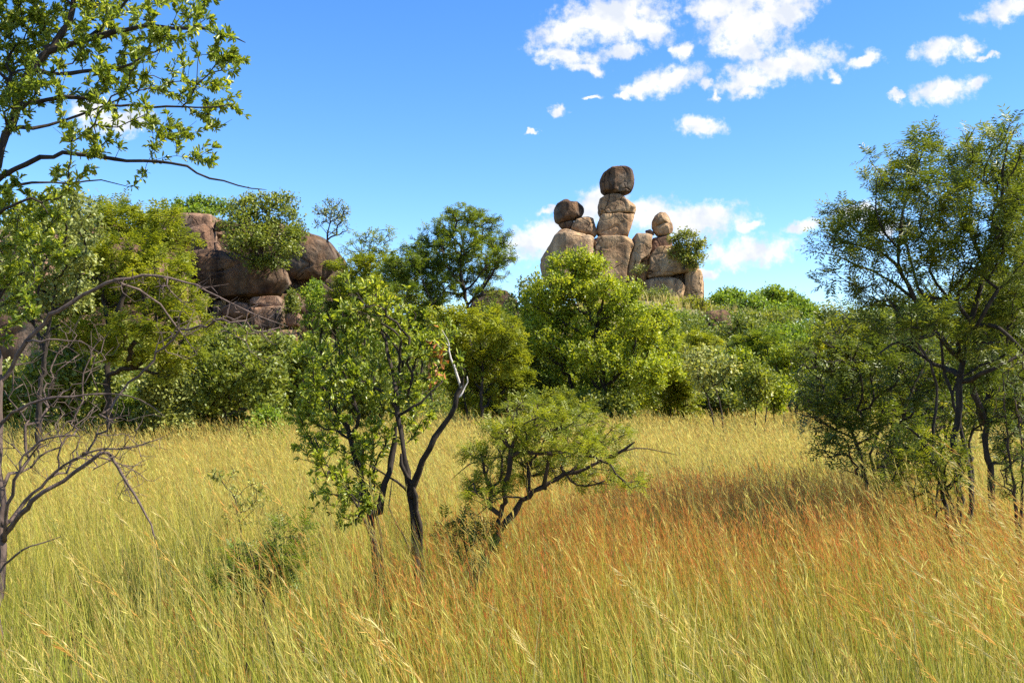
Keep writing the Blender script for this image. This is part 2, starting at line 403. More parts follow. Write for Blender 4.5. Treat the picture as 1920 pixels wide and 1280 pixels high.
def foliage(sk, ells, style, dens, rt, col_shift=0.0, per=None, bare=0.0, up=0.5, size=1.0, spray=0.0):
    """leaves on the thin outer wood"""
    n = sk.n; fol = Fol()
    thin = (sk.r[:n] < rt*3.2) & (sk.par[:n] >= 0) & (~sk.fix[:n])
    idx = np.nonzero(thin)[0]
    tip = np.zeros(n, bool); tip[[t for t in sk.tips]] = True
    idx = np.concatenate([idx]*1)
    keep = rng.random(len(idx)) >= bare; idx = idx[keep]
    cen = np.array([e[0] for e in ells])
    # several leaf stations per node
    k = rng.poisson(dens*np.where(tip[idx], 1.6, 0.8)); ii = np.repeat(idx, k)
    if len(ii) == 0: return fol
    par = sk.par[ii]; f = rng.random(len(ii))[:, None]
    P = sk.p[par]*(1-f)+sk.p[ii]*f
    seg = nrm(sk.p[ii]-sk.p[par])
    near = cen[np.argmin(((P[:, None]-cen[None])**2).sum(-1), 1)]
    out = nrm(P-near)
    # clump-wise colour drift
    nb = np.array([mnoise.noise(Vector(p)*0.9) for p in P])
    base = 0.5+0.22*nb+col_shift
    def rv(m): return nrm(rng.normal(0, 1, (m, 3)))
    Z = np.array((0, 0, 1.0))
    if style == 'rosette':
        m = per or 6; s = len(P)
        for j in range(m):
            Tn = nrm(0.9*seg+0.35*out+0.9*rv(s)+Z*0.35*up+Z*np.where(rng.random((s, 1)) < .3, -.7, 0)); Nn = nrm(Z*0.8+0.35*out+0.75*rv(s))
            L = 0.088*size*rng.uniform(.6, 1.2, s)
            leaves(fol, P+rng.normal(0, .01*size, (s, 3)), Tn, Nn, L, L*rng.uniform(.23, .34, s), np.clip(base+rng.normal(0, .17, s), 0, 1), True)
    elif style == 'simple':
        m = per or 4; s = len(P)
        for j in range(m):
            Tn = nrm(0.5*seg+0.3*out+1.0*rv(s)+Z*0.1); Nn = nrm(Z*0.75+0.5*out+0.8*rv(s))
            L = 0.08*size*rng.uniform(.6, 1.25, s)
            q = P+rng.normal(0, spray or .06*size, (s, 3))
            leaves(fol, q, Tn, Nn, L, L*rng.uniform(.45, .7, s), np.clip(base+rng.normal(0, .15, s), 0, 1))
    elif style == 'fern':
        m = per or 2; s = len(P)
        for j in range(m):
            Tn = nrm(0.5*seg+0.55*out*np.array((1, 1, .4))+0.75*rv(s)); Nn = nrm(Z*1.1+0.25*out+0.45*rv(s))
            L = 0.13*size*rng.uniform(.6, 1.2, s)
            fern(fol, P, Tn, Nn, L, 5, 0.012*size, np.clip(base+rng.normal(0, .13, s), 0, 1))
    elif style == 'spray':   # feathery sprays seen from afar
        m = per or 3; s = len(P)
        for j in range(m):
            Tn = nrm(0.55*seg+0.6*out*np.array((1, 1, .6))+0.6*rv(s)); Nn = nrm(Z*1.1+0.2*out+0.5*rv(s))
            L = 0.26*size*rng.uniform(.55, 1.2, s)
            q = P+rng.normal(0, .05*size, (s, 3))
            fern(fol, q, Tn, Nn, L, 3, 0.045*size, np.clip(base+rng.normal(0, .15, s), 0, 1), 0.5)
    return fol

def plant(name, label, cat, d, stems, clumps, na, style, lmat, bmat=None, step=None, rt=None, dens=1.0, group=None,
          parts=False, spread=0.35, flat=1.0, shift=0.0, bare=0.0, size=1.0, per=None, bf=0.3, jit=0.12, lift=0.05,
          ends=(), zmin=None, shell=0.45, crown='crown', spray=0.0, toground=True, up=0.5, limb_mats=None, anchor=None, expo=0.46):
    s = d/F; bmat = bmat or M_BARK
    step = step or max(0.09, 9*s); rt = rt or max(0.0028, 0.42*s)
    sk = Skel()
    for k, stm in enumerate(stems):
        pts, r0, r1 = stm[0], stm[1], stm[2]; join = len(stm) > 3 and stm[3]
        P = [at(p[0], p[1], d+(p[2] if len(p) > 2 else 0)) for p in pts]
        if not join and toground:
            g = ground(P[0][0], P[0][1]); h = P[0][2]-g
            if h > 0.02:
                dv = nrm(P[0]-P[1]) if len(P) > 1 else np.array((0, 0, -1.)); sx = np.clip(dv[0]/max(-dv[2], .3), -.5, .5)*0.7
                x, y = P[0][0]+sx*h, P[0][1]; P.insert(0, np.array((x, y, float(ground(x, y))-0.06)))
        par = -1
        if join:
            dd = np.linalg.norm(sk.p[:sk.n]-P[0], axis=1); par = int(np.argmin(dd))
            if dd[par] > 0.02: P.insert(0, sk.p[par].copy())
        Q = catmull(P, step); m = len(Q)
        for i, q in enumerate(Q):
            if par >= 0 and i == 0 and join: continue
            t = i/(m-1); rr = (r0+(r1-r0)*t); wq = Vector(q/max(9*rr, .12))
            jj = np.array(mnoise.noise_vector(wq))*(0.9*rr+.008)+rng.normal(0, 0.04*step, 3) if 0 < i < m-1 else 0
            rr *= 1+.30*mnoise.noise(wq*2.3)
            if not join and i == 0: rr *= 1.35
            par = sk.add(q+jj, par, rr, k, True)
        sk.tips.append(par)
    ells = ellipsoids(clumps, d, spread, flat) if clumps else []
    if anchor is not None: pass
    if ells:
        A = sample(ells, na, shell)
        gz = ground(A[:, 0], A[:, 1]); A = A[A[:, 2] > gz+0.15]
        b0 = sk.p[0, 2]
        grow(sk, A, step, bf, jit, lift, zmin=(b0+zmin) if zmin is not None else b0+0.25)
    for e in ends: e(sk)
    radii(sk, rt, expo)
    base = sk.p[0].copy(); base[2] = float(ground(base[0], base[1])) if toground else base[2]
    root = empty(name, base); tag(root, label, cat, group)
    tb = tubes(sk)
    if parts:
        for k, (V, T) in sorted(tb.items()):
            o = mesh_np('trunk' if k == 0 else ('stem' if not (len(stems[k]) > 3 and stems[k][3]) else 'limb'), V, T, (limb_mats or {}).get(k, bmat), smooth=True, parent=root, origin=base)
            if limb_mats and k in limb_mats: o['label'] = 'bleached dead limb'
    else:
        V = []; T = []; n = 0
        for k, (v, t) in sorted(tb.items()): V.append(v); T.append(t+n); n += len(v)
        mesh_np('trunk', np.concatenate(V), np.concatenate(T), bmat, smooth=True, parent=root, origin=base)
    if style:
        fol = foliage(sk, ells, style, dens, rt, shift, per, bare, up, size, spray)
        V, T, t = fol.arrays()
        if len(V): mesh_np(crown, V, T, lmat, tint=t, parent=root, origin=base)
        STATS.append((name, len(T)))
    return root, sk
STATS = []

# ------------------------------------------------------------------ camera, sun, sky
cam = bpy.data.cameras.new('camera'); cam.lens = 35; cam.sensor_width = 36; cam.clip_start = 0.05; cam.clip_end = 5000
co = bpy.data.objects.new('camera', cam); C.objects.link(co); co.location = (0, 0, CAMZ); co.rotation_euler = (math.pi/2+TILT, 0, 0)
bpy.context.scene.camera = co
SUN = nrm(np.array((0.66, -0.11, 0.75)))
sl = bpy.data.lights.new('sun', 'SUN'); sl.energy = 5.0; sl.angle = math.radians(0.53); sl.color = (1, 0.93, 0.78)
so = bpy.data.objects.new('sun', sl); C.objects.link(so); so.location = (40, -5, 40)
so.rotation_euler = Vector(SUN).to_track_quat('Z', 'Y').to_euler()
sc = bpy.context.scene
sc.view_settings.view_transform = 'Standard'; sc.view_settings.look = 'None'; sc.view_settings.exposure = 1.27; sc.view_settings.gamma = 1
sc.cycles.max_bounces = 6; sc.cycles.diffuse_bounces = 3; sc.cycles.transmission_bounces = 5; sc.cycles.glossy_bounces = 2
sc.cycles.use_denoising = False

CLOUDS = [  # photo pixel centre, half sizes, tilt in degrees: one direction in the sky each
 (1150, 35, 115, 46, 8), (1060, 60, 60, 30, 20), (1215, 55, 50, 25, -25), (1060, 106, 62, 18, -5), (1165, 97, 42, 17, 10), (1100, 127, 34, 11, -8),
 (1400, 45, 85, 62, 0), (1345, 20, 55, 38, 0), (1475, 20, 50, 32, 10), (1390, 92, 62, 24, 0), (1280, 97, 17, 16, 0), (1430, -10, 110, 32, 0),
 (1475, 122, 100, 30, 10), (1400, 150, 62, 25, 14), (1395, 172, 30, 11, 0), (1255, 147, 62, 21, 12), (1205, 168, 38, 18, 0), (1172, 179, 15, 8, 0),
 (1324, 155, 15, 12, 0), (1341, 182, 9, 10, 0), (1313, 237, 42, 19, -4), (1622, 114, 34, 15, 22), (1567, 146, 14, 12, 0),
 (1760, 92, 42, 20, 8), (1812, 88, 24, 20, 0), (1846, 105, 22, 6, 5), (1765, 172, 64, 21, 10), (1828, 155, 26, 11, 20), (1679, 178, 16, 7, 0),
 (1890, 16, 70, 24, 14), (1048, 206, 20, 9, 0), (1115, 184, 20, 5, 0), (998, 246, 16, 4, 0),
 (1020, 448, 78, 30, 16), (1115, 388, 55, 26, 35), (1300, 414, 98, 27, 3), (1210, 402, 70, 24, 0), (1405, 427, 24, 9, 6), (1035, 396, 20, 6, 0),
 (1408, 473, 76, 25, 6), (1322, 513, 20, 8, -6), (1500, 424, 32, 9, 8), (1610, 398, 46, 15, 5), (1660, 425, 30, 12, 0), (225, 228, 66, 26, 8), (170, 205, 40, 22, 0), (1720, 590, 40, 18, 0),
]
def world():
    w = bpy.data.worlds.new('World'); bpy.context.scene.world = w; w.use_nodes = True
    nt = w.node_tree; nt.nodes.clear(); N = nt.nodes; L = nt.links
    def M(op, a, b=None, c=None, clamp=False):
        n = N.new('ShaderNodeMath'); n.operation = op; n.use_clamp = clamp
        for i, v in enumerate((a, b, c)):
            if v is None: continue
            if isinstance(v, (int, float)): n.inputs[i].default_value = v
            else: L.new(v, n.inputs[i])
        return n.outputs[0]
    sky = N.new('ShaderNodeTexSky'); sky.sky_type = 'NISHITA'; sky.sun_disc = False
    sky.sun_elevation = math.asin(SUN[2]); sky.sun_rotation = math.atan2(SUN[0], SUN[1])
    sky.altitude = 1400; sky.air_density = 1.0; sky.dust_density = 0.35; sky.ozone_density = 2.2
    hs = N.new('ShaderNodeHueSaturation'); hs.inputs['Saturation'].default_value = 1.29; hs.inputs['Hue'].default_value = 0.506; hs.inputs['Value'].default_value = SKYV
    L.new(sky.outputs[0], hs.inputs['Color'])
    tc = N.new('ShaderNodeTexCoord'); sx = N.new('ShaderNodeSeparateXYZ'); L.new(tc.outputs['Generated'], sx.inputs[0])
    ay = M('MAXIMUM', sx.outputs[1], 0.02)
    cb = N.new('ShaderNodeCombineXYZ'); L.new(M('DIVIDE', sx.outputs[0], ay), cb.inputs[0]); L.new(M('DIVIDE', sx.outputs[2], ay), cb.inputs[1])
    uv = cb.outputs[0]
    wn = N.new('ShaderNodeTexNoise'); wn.noise_dimensions = '2D'; wn.inputs['Scale'].default_value = 42; wn.inputs['Detail'].default_value = 5; wn.inputs['Roughness'].default_value = 0.6
    L.new(uv, wn.inputs['Vector'])
    s1 = N.new('ShaderNodeVectorMath'); s1.operation = 'SUBTRACT'; L.new(wn.outputs['Color'], s1.inputs[0]); s1.inputs[1].default_value = (.5, .5, .5)
    s2 = N.new('ShaderNodeVectorMath'); s2.operation = 'MULTIPLY_ADD'; L.new(s1.outputs[0], s2.inputs[0]); s2.inputs[1].default_value = (0.03, 0.022, 0); L.new(uv, s2.inputs[2])
    wv = s2.outputs[0]
    acc = None; low = None
    for (px, py, rx, ry, rot) in CLOUDS:
        p = at(px, py, 1.0); p[2] -= CAMZ
        if py > 380: rx, ry = rx*1.08, ry*1.2
        mp = N.new('ShaderNodeMapping'); mp.vector_type = 'TEXTURE'
        mp.inputs['Location'].default_value = (p[0], p[2], 0); mp.inputs['Rotation'].default_value = (0, 0, math.radians(rot)); mp.inputs['Scale'].default_value = (rx*1.1/F, ry*1.12/F, 1)
        L.new(wv, mp.inputs[0])
        ln = N.new('ShaderNodeVectorMath'); ln.operation = 'LENGTH'; L.new(mp.outputs[0], ln.inputs[0])
        acc = ln.outputs['Value'] if acc is None else M('SMOOTH_MIN', acc, ln.outputs['Value'], 0.18)
    m = M('SUBTRACT', 1.05, acc)
    fn = N.new('ShaderNodeTexNoise'); fn.noise_dimensions = '2D'; fn.inputs['Scale'].default_value = 75; fn.inputs['Detail'].default_value = 9; fn.inputs['Roughness'].default_value = 0.62
    L.new(uv, fn.inputs['Vector'])
    v = M('ADD', m, M('MULTIPLY', M('SUBTRACT', fn.outputs['Fac'], 0.5), 1.35))
    al = N.new('ShaderNodeMapRange'); al.interpolation_type = 'SMOOTHSTEP'; al.inputs['From Min'].default_value = -0.16; al.inputs['From Max'].default_value = 0.70
    L.new(v, al.inputs['Value'])
    front = M('GREATER_THAN', sx.outputs[1], 0.1)
    alpha = M('MULTIPLY', M('MULTIPLY', al.outputs[0], front), 0.97)
    bn = N.new('ShaderNodeTexNoise'); bn.noise_dimensions = '2D'; bn.inputs['Scale'].default_value = 34; bn.inputs['Detail'].default_value = 6
    L.new(uv, bn.inputs['Vector'])
    cr = ramp(N, [(0.34, (0.80, 0.85, 0.94)), (0.50, (0.99, 0.995, 1.0)), (0.60, (1.10, 1.09, 1.07))]); L.new(bn.outputs['Fac'], cr.inputs[0])
    cm = N.new('ShaderNodeMix'); cm.data_type = 'RGBA'; cm.blend_type = 'MULTIPLY'; cm.inputs[0].default_value = 1
    L.new(cr.outputs[0], cm.inputs[6]); cm.inputs[7].default_value = (CLOUDV, CLOUDV, CLOUDV, 1)
    mx = N.new('ShaderNodeMix'); mx.data_type = 'RGBA'; L.new(alpha, mx.inputs[0]); L.new(hs.outputs[0], mx.inputs[6]); L.new(cm.outputs[2], mx.inputs[7])
    bg = N.new('ShaderNodeBackground'); bg.inputs['Strength'].default_value = SKYS; L.new(mx.outputs[2], bg.inputs[0])
    o = N.new('ShaderNodeOutputWorld'); L.new(bg.outputs[0], o.inputs[0])
SKYV, CLOUDV, SKYS = 1.0, 3.7, 0.117
world()

# ------------------------------------------------------------------ ground
def terrain():
    ys = np.concatenate([np.linspace(-30, 0, 16)[:-1], np.linspace(0, 140, 151)[:-1], np.linspace(140, 2600, 40)])
    xs = np.concatenate([np.linspace(-1600, -90, 24)[:-1], np.linspace(-90, 90, 161)[:-1], np.linspace(90, 1600, 24)])
    X, Y = np.meshgrid(xs, ys); Z = ground(X, Y)
    V = np.stack([X, Y, Z], -1).reshape(-1, 3); nx = len(xs); i = np.arange(len(ys)-1)[:, None]*nx+np.arange(nx-1)[None]
    Q = np.stack([i, i+1, i+1+nx, i+nx], -1).reshape(-1, 4)
    o = mesh_np('ground', V, Q, M_SOIL, smooth=True); tag(o, 'dry soil under the tall grass rising into the wooded hill', 'ground', kind='structure')
terrain()

# ------------------------------------------------------------------ grass
def fbm2(x, y, s, seed):
    """cheap smooth value noise"""
    g = np.random.default_rng(seed).random((64, 64)); u = x*s+17.3; v = y*s+9.1; out = 0
    for k, a in ((1, .6), (2.1, .4)):
        a0 = u*k; b0 = v*k; i = np.floor(a0).astype(int); j = np.floor(b0).astype(int); fx = a0-i; fy = b0-j
        fx = fx*fx*(3-2*fx); fy = fy*fy*(3-2*fy); i0, i1, j0, j1 = i % 64, (i+1) % 64, j % 64, (j+1) % 64
        out = out+a*((g[i0, j0]*(1-fx)+g[i1, j0]*fx)*(1-fy)+(g[i0, j1]*(1-fx)+g[i1, j1]*fx)*fy)
    return out

def zone_red(x, y):
    a = np.exp(-(((x-3.0)/3.0)**2+((y-12.6)/4.7)**2)**1.2)
    b = 0.55*np.exp(-(((x+0.1)/1.3)**2+((y-8.2)/1.8)**2))
    return np.clip((a+b)*(0.45+1.1*fbm2(x, y, 0.45, 3)), 0, 1)

def zone_green(x, y):
    return np.clip(sstep(11, 4.5, y)*0.75+0.45*(fbm2(x, y, 0.35, 8)-0.45)+0.25*sstep(-1, -4, x)*sstep(14, 7, y), 0, 1)

def scatter(bands, margin=2.5):
    X = []; Y = []
    for y0, y1, dn in bands:
        w1 = 0.54*y1+margin; n = int(2*w1*(y1-y0)*dn)
        y = rng.uniform(y0, y1, n); x = rng.uniform(-w1, w1, n); ok = np.abs(x) < 0.54*y+margin
        X.append(x[ok]); Y.append(y[ok])
    return np.concatenate(X), np.concatenate(Y)

def strip(x, y, h, w, lx, ly, curve, segs):
    """curved blades, tapering; returns V (n, 2*segs+1, 3), T, level fraction"""
    n = len(x); z0 = ground(x, y)-0.03
    yaw = rng.uniform(0, math.pi, n); sx, sy = np.cos(yaw), np.sin(yaw)*0.5
    V = np.zeros((n, 2*segs+1, 3)); lev = np.zeros(2*segs+1)
    for i in range(segs+1):
        t = i/segs; b = t+curve*(t**2.6-t)*0
        ox = lx*h*(0.35*t+0.65*t**2.4)*1.0; oy = ly*h*(0.35*t+0.65*t**2.4)
        hz = h*(t-0.5*(lx**2+ly**2)*t**3*0.55-curve*t**4)
        if i < segs:
            ww = w*(1-0.75*t**1.5)*0.5
            V[:, 2*i] = np.stack([x+ox-sx*ww, y+oy-sy*ww, z0+hz], -1); V[:, 2*i+1] = np.stack([x+ox+sx*ww, y+oy+sy*ww, z0+hz], -1)
            lev[2*i] = lev[2*i+1] = t
        else:
            V[:, 2*i] = np.stack([x+ox, y+oy, z0+hz], -1); lev[2*i] = 1
    k = []
    for i in range(segs-1): k += [[2*i, 2*i+1, 2*i+3], [2*i, 2*i+3, 2*i+2]]
    k += [[2*segs-2, 2*segs-1, 2*segs]]
    T = (np.arange(n)*(2*segs+1))[:, None, None]+np.array(k)[None]
    return V, T, lev

GREEN = np.array((0.20, 0.265, 0.035)); YG = np.array((0.44, 0.445, 0.06)); GOLD = np.array((0.82, 0.615, 0.15)); STRAW = np.array((0.88, 0.72, 0.28))
RED = np.array((0.66, 0.22, 0.055)); ORNG = np.array((0.74, 0.38, 0.075))

def tussocks(bands, k, jit):
    X = []; Y = []; OX = []; OY = []
    x, y = scatter([(a, b, c/k) for a, b, c in bands]); n = rng.poisson(k*rng.gamma(1.3, 1/1.3, len(x)))
    x, y = np.repeat(x, n), np.repeat(y, n); ox, oy = rng.normal(0, jit, len(x)), rng.normal(0, jit, len(x))
    u = np.repeat(rng.random(len(n)), n)
    return x+ox, y+oy, ox/jit, oy/jit, u

def make_grass():
    Vs = []; Ts = []; Cs = []; n0 = 0
    def push(V, T, col):
        nonlocal n0
        Vs.append(V.reshape(-1, 3).astype(np.float32)); Ts.append(T.reshape(-1, 3)+n0); Cs.append(np.clip(col, 0.005, .9).reshape(-1, 3).astype(np.float32)); n0 += Vs[-1].shape[0]
    # upright leaf blades
    for bands, segs in (([(3.2, 6, 330), (6, 8.5, 390), (8.5, 12, 470), (12, 18, 400)], 4), ([(18, 30, 260), (30, 48, 120), (48, 70, 35), (70, 118, 9)], 2)):
        x, y, ox, oy, u = tussocks(bands, 30, .115); ok = y > 3.1; x, y, ox, oy, u = x[ok], y[ok], ox[ok], oy[ok], u[ok]; n = len(x)
        clump = fbm2(x, y, 2.6, 21); keep = rng.random(n) < np.clip(2.4*(clump-.18), 0, 1)*np.clip(0.1+1.7*fbm2(x, y, 0.8, 33), .2, 1); x, y, clump, ox, oy = x[keep], y[keep], clump[keep], ox[keep], oy[keep]; u = u[keep]; n = len(x)
        h = (0.48+0.80*rng.random(n)**1.2)*(0.48+0.5*clump+.58*u)*(1+0.15*sstep(16, 30, y)); w = np.maximum(0.0092, 0.00048*y)*rng.uniform(.6, 1.4, n)
        lx = -0.09+rng.normal(0, .10, n)+.13*ox; ly = rng.normal(0, .10, n)+.12*oy
        V, T, lev = strip(x, y, h, w, lx, ly, rng.uniform(0, .32, n)*(rng.random(n) < .3), segs)
        g = zone_green(x, y); r = zone_red(x, y); far = sstep(12, 24, y)
        mixv = np.clip(rng.normal(0.32, .22, n)+.4*((u*7.3) % 1)-0.5*g+0.5*far+0.2*(fbm2(x, y, .9, 5)-.5), 0, 1)
        c0 = GREEN*(1-mixv[:, None])+YG*mixv[:, None]
        c1 = YG*(1-mixv[:, None])+(GOLD*(1-r[:, None])+ORNG*r[:, None])*mixv[:, None]
        dry = rng.random(n) < 0.10+0.6*far; c0[dry] = GOLD*.8; c1[dry] = STRAW
        col = c0[:, None]*(1-lev[None, :, None])+c1[:, None]*lev[None, :, None]
        col = col*rng.uniform(.50, 1.25, (n, 1, 1)); push(V, T, col)
    # flowering stalks with seed heads
    for bands, segs, heads in (([(3.6, 6, 170), (6, 8.5, 220), (8.5, 11, 310)], 6, 7), ([(11, 18, 290)], 5, 5), ([(18, 30, 150), (30, 48, 75), (48, 64, 18)], 4, 3)):
        x, y, ox, oy, u = tussocks(bands, 8, .15); n = len(x); r = zone_red(x, y); far = sstep(13, 24, y)
        pat = fbm2(x, y, 1.6, 12)*.5+fbm2(x, y, .45, 19)*.5
        dens = np.clip(0.12+0.75*r+0.5*far+1.5*(pat-.42), 0.05, 1); keep = rng.random(n) < dens; x, y, r, far, ox, oy = x[keep], y[keep], r[keep], far[keep], ox[keep], oy[keep]; u = u[keep]; n = len(x)
        isred = np.where(rng.random(n) < .8, u, rng.random(n)) < np.clip(r*2.1+0.02, 0, .85)
        h = np.where(isred, rng.uniform(.85, 1.42, n), rng.uniform(.90, 1.78, n))*(0.70+0.34*fbm2(x, y, 1.1, 40)+.24*((u*5.1) % 1))
        w = np.maximum(0.0054, 0.00040*y)*rng.uniform(.8, 1.3, n)
        east = sstep(3.0, 5.5, x)*sstep(16, 9, y)
        lx = np.where(isred, -0.04, -0.12)+rng.normal(0, .09, n)+.08*ox-0.30*fbm2(x, y, .5, 77)**2.5-0.38*east*rng.random(n)-np.where(rng.random(n) < .12, .3*rng.random(n), 0); ly = rng.normal(-.02, .07, n)+.06*oy
        V, T, lev = strip(x, y, h, w, lx, ly, np.where(isred, 0.0, 0.06)*rng.random(n), segs)
        stem = np.where(isred[:, None], ORNG*.85, GOLD*.9); low = YG*np.ones((n, 1))
        sub = rng.random(n) < .45; stem[sub] = YG*1.1
        col = low[:, None]*(1-lev[None, :, None])+stem[:, None]*lev[None, :, None]; col = col*rng.uniform(.75, 1.2, (n, 1, 1)); push(V, T, col)
        tipc = np.where(isred[:, None], RED, GOLD*1.05)*rng.uniform(.7, 1.25, (n, 1))
        tw = (rng.random(n) < .4) & isred; tipc[tw] = ORNG*rng.uniform(.8, 1.15, (tw.sum(), 1)); tw = (rng.random(n) < .25) & ~isred; tipc[tw] = np.array((.6, .36, .09))
        A = V[:, 2*segs-2:2*segs].mean(1); B = V[:, 2*segs]
        dirv = nrm(B-A); ln = np.where(isred, .26, .20)*rng.uniform(.7, 1.3, n)
        for i in range(heads):
            f = (i+rng.random(n))/heads; P = B-dirv*(ln*f)[:, None]
            dv = nrm(dirv*1.0+np.stack([rng.normal(-.12, .24, n), rng.normal(0, .24, n), rng.normal(-.05, .15, n)], -1))
            Ls = (0.045+0.05*rng.random(n))*(1+0.03*np.maximum(y-8, 0)); Ws = np.maximum(0.0040, 0.00044*y)*rng.uniform(.7, 1.3, n)
            S = nrm(np.cross(dv, np.array((0.2, 1, 0.1))+rng.normal(0, .3, (n, 3))))
            Q = np.stack([P, P+dv*(Ls*.45)[:, None]-S*(Ws*.5)[:, None], P+dv*Ls[:, None], P+dv*(Ls*.45)[:, None]+S*(Ws*.5)[:, None]], 1)
            TT = (np.arange(n)*4)[:, None, None]+np.array([[0, 1, 2], [0, 2, 3]])[None]
            push(Q, TT, np.repeat(tipc[:, None], 4, 1)*rng.uniform(.85, 1.15, (n, 1, 1)))
    V = np.concatenate(Vs); T = np.concatenate(Ts); col = np.concatenate(Cs)
    o = mesh_np('grass', V, T, M_GRASS, col=col); tag(o, 'tall golden and rust red savanna grass gone to seed', 'grass', kind='stuff')
    STATS.append(('grass', len(T)))
make_grass()

def thatch():
    """the tallest thatching-grass stalks, bent by the wind, with long awned seed heads"""
    spots = []
    for (px, py, d) in [(335, 830, 8), (300, 1010, 6.4), (40, 1140, 5.6), (640, 1120, 6), (1290, 1250, 4.6), (1720, 1130, 5.6), (1690, 1040, 6.2), (1830, 900, 7.5), (1780, 980, 7),
                        (1540, 1100, 6.2), (1640, 1090, 6), (930, 1140, 6.2), (1480, 905, 9.5), (1870, 1010, 6), (1160, 1070, 7), (430, 930, 8), (470, 1020, 7), (240, 900, 8.5), (560, 1180, 5), (110, 1010, 7), (20, 1230, 5),
                        (1780, 850, 9), (1740, 830, 10), (1850, 950, 7), (1900, 940, 7), (1350, 1210, 5), (640, 1220, 4.8), (690, 1150, 5.4), (1880, 1080, 5.5), (1820, 1060, 5.6)]:
        spots.append((px, py, d))
        for _ in range(1): spots.append((px+rng.normal(0, 45), py+rng.normal(10, 30), d+rng.normal(0, .4)))
    fol = Fol(); cols = []
    for px, py, d in spots:
        tip = at(px, py, d); g = float(ground(tip[0], tip[1])); hh = tip[2]-g
        if hh < 0.5: tip[2] = g+0.95; hh = .95
        lean = rng.uniform(.35, .7)*(1.3 if px > 1500 else 1)
        base = np.array((tip[0]+lean*hh*0.75, tip[1]+rng.normal(0, .15), g-0.02)); mid = base*.5+tip*.5+np.array((0.16*lean*hh+0.02, 0, 0.10*hh+0.06*lean))
        P = catmull([base, base*.7+mid*.3+np.array((-.0, 0, .12)), mid, tip], 0.1); n = len(P); R = np.linspace(.0028, .0012, n); k = 3
        t = nrm(np.gradient(P, axis=0)); u = nrm(np.cross(t, np.array((0, 1., 0)))); v = np.cross(t, u); an = np.arange(3)*2.094
        V = P[:, None]+R[:, None, None]*(np.cos(an)[None, :, None]*u[:, None]+np.sin(an)[None, :, None]*v[:, None])
        a = np.arange(n-1)[:, None]*k+np.arange(k)[None]; b = np.arange(n-1)[:, None]*k+(np.arange(k)+1)[None] % k
        fol.add(V, np.concatenate([np.stack([a, b, b+k], -1).reshape(-1, 3), np.stack([a, b+k, a+k], -1).reshape(-1, 3)]), np.zeros(n*k))
        c = (GOLD*.9+0.03)*rng.uniform(.8, 1.1); cols.append(np.repeat(c[None], n*k, 0))
        m = 34; f = rng.random(m)**.8*0.42; ii = np.clip(((1-f)*(n-1)).astype(int), 0, n-2); fr = ((1-f)*(n-1)-ii)[:, None]
        B = P[ii]*(1-fr)+P[ii+1]*fr; dv = nrm(t[ii]+np.stack([rng.normal(-.15, .22, m), rng.normal(0, .25, m), rng.normal(-.12, .2, m)], -1))
        q0 = fol.n; leaves(fol, B, dv, rng.normal(0, 1, (m, 3)), rng.uniform(.05, .11, m), 0.0048, np.zeros(m))
        cc = (STRAW*.8 if rng.random() < .6 else ORNG*.9)*rng.uniform(.85, 1.15, (m, 1)); cols.append(np.repeat(cc, 4, 0))
    V, T, _ = fol.arrays()
    o = mesh_np('grass', V, T, M_GRASS, col=np.clip(np.concatenate(cols), 0.01, .9)); tag(o, 'tall straw thatching grass stalks bent over by the wind', 'grass', kind='stuff')
thatch()

# ------------------------------------------------------------------ the balancing rocks
Z = lambda pts: zo(980, 290, 4.13, pts)
DT = 120
RT = 'balancing rocks of the tower'
rock('boulder', 'dark stained block balanced on the very top of the tower', Z([(600,190),(622,150),(680,115),(740,102),(800,106),(842,132),(860,172),(858,222),(850,270),(832,300),(770,310),(690,314),(640,306),(614,284),(604,240)]), DT, M_ROCKD, 0.95, 7.0, [(-.3,-.95,.05,.83),(.85,-.5,.1,.86)], 0.05, 1.0, group=RT)
rock('boulder', 'wide tan slab just under the topmost block', Z([(588,395),(594,352),(640,322),(700,317),(766,319),(800,352),(862,392),(880,428),(872,458),(780,464),(700,468),(604,474),(586,440)]), DT, M_ROCK, 1.0, 7.0, [(-.15,-1,.1,.82),(.6,-.6,.6,.88)], 0.05, 0.8, group=RT)
rock('boulder', 'tall tan block, second below the topmost block', Z([(600,476),(700,468),(856,460),(856,492),(840,532),(824,590),(812,640),(770,650),(680,652),(602,646),(578,610),(577,550),(590,505)]), DT, M_ROCK, 1.0, 7.0, [(-.1,-1,0,.84),(.8,-.6,0,.82)], 0.045, 0.8, group=RT)
rock('boulder', 'big flat-topped block carrying the tallest stack', Z([(540,668),(600,654),(700,652),(846,652),(852,682),(836,740),(812,790),(795,900),(785,1060),(700,1100),(560,1100),(530,1000),(532,780)]), DT, M_ROCK, 1.0, 9.0, [(-.05,-1,0,.85)], 0.04, 0.8, group=RT)
rock('boulder', 'round brown ball perched on the shorter stack', Z([(238,472),(244,420),(270,380),(320,352),(345,350),(370,364),(420,366),(460,396),(480,430),(476,472),(450,496),(390,512),(320,526),(275,538),(248,516)]), DT, M_ROCKD, 0.95, 2.8, [(-.35,-.9,.1,.86),(.75,-.6,.2,.80)], 0.05, 1.0, group=RT)
rock('boulder', 'small dark wedge squeezed under the round ball', Z([(276,542),(320,526),(395,510),(392,540),(368,580),(340,582),(300,570)]), DT, M_ROCKD, 1.3, 4.6, [], 0.05, 0.5, group=RT)
rock('boulder', 'sloping shoulder stone beside the small wedge', Z([(366,580),(392,530),(410,508),(462,490),(502,487),(545,502),(560,560),(578,636),(548,642),(480,632),(420,612)]), DT, M_ROCK, 1.1, 4.6, [(.7,-.6,.2,.85)], 0.05, 0.7, group=RT)
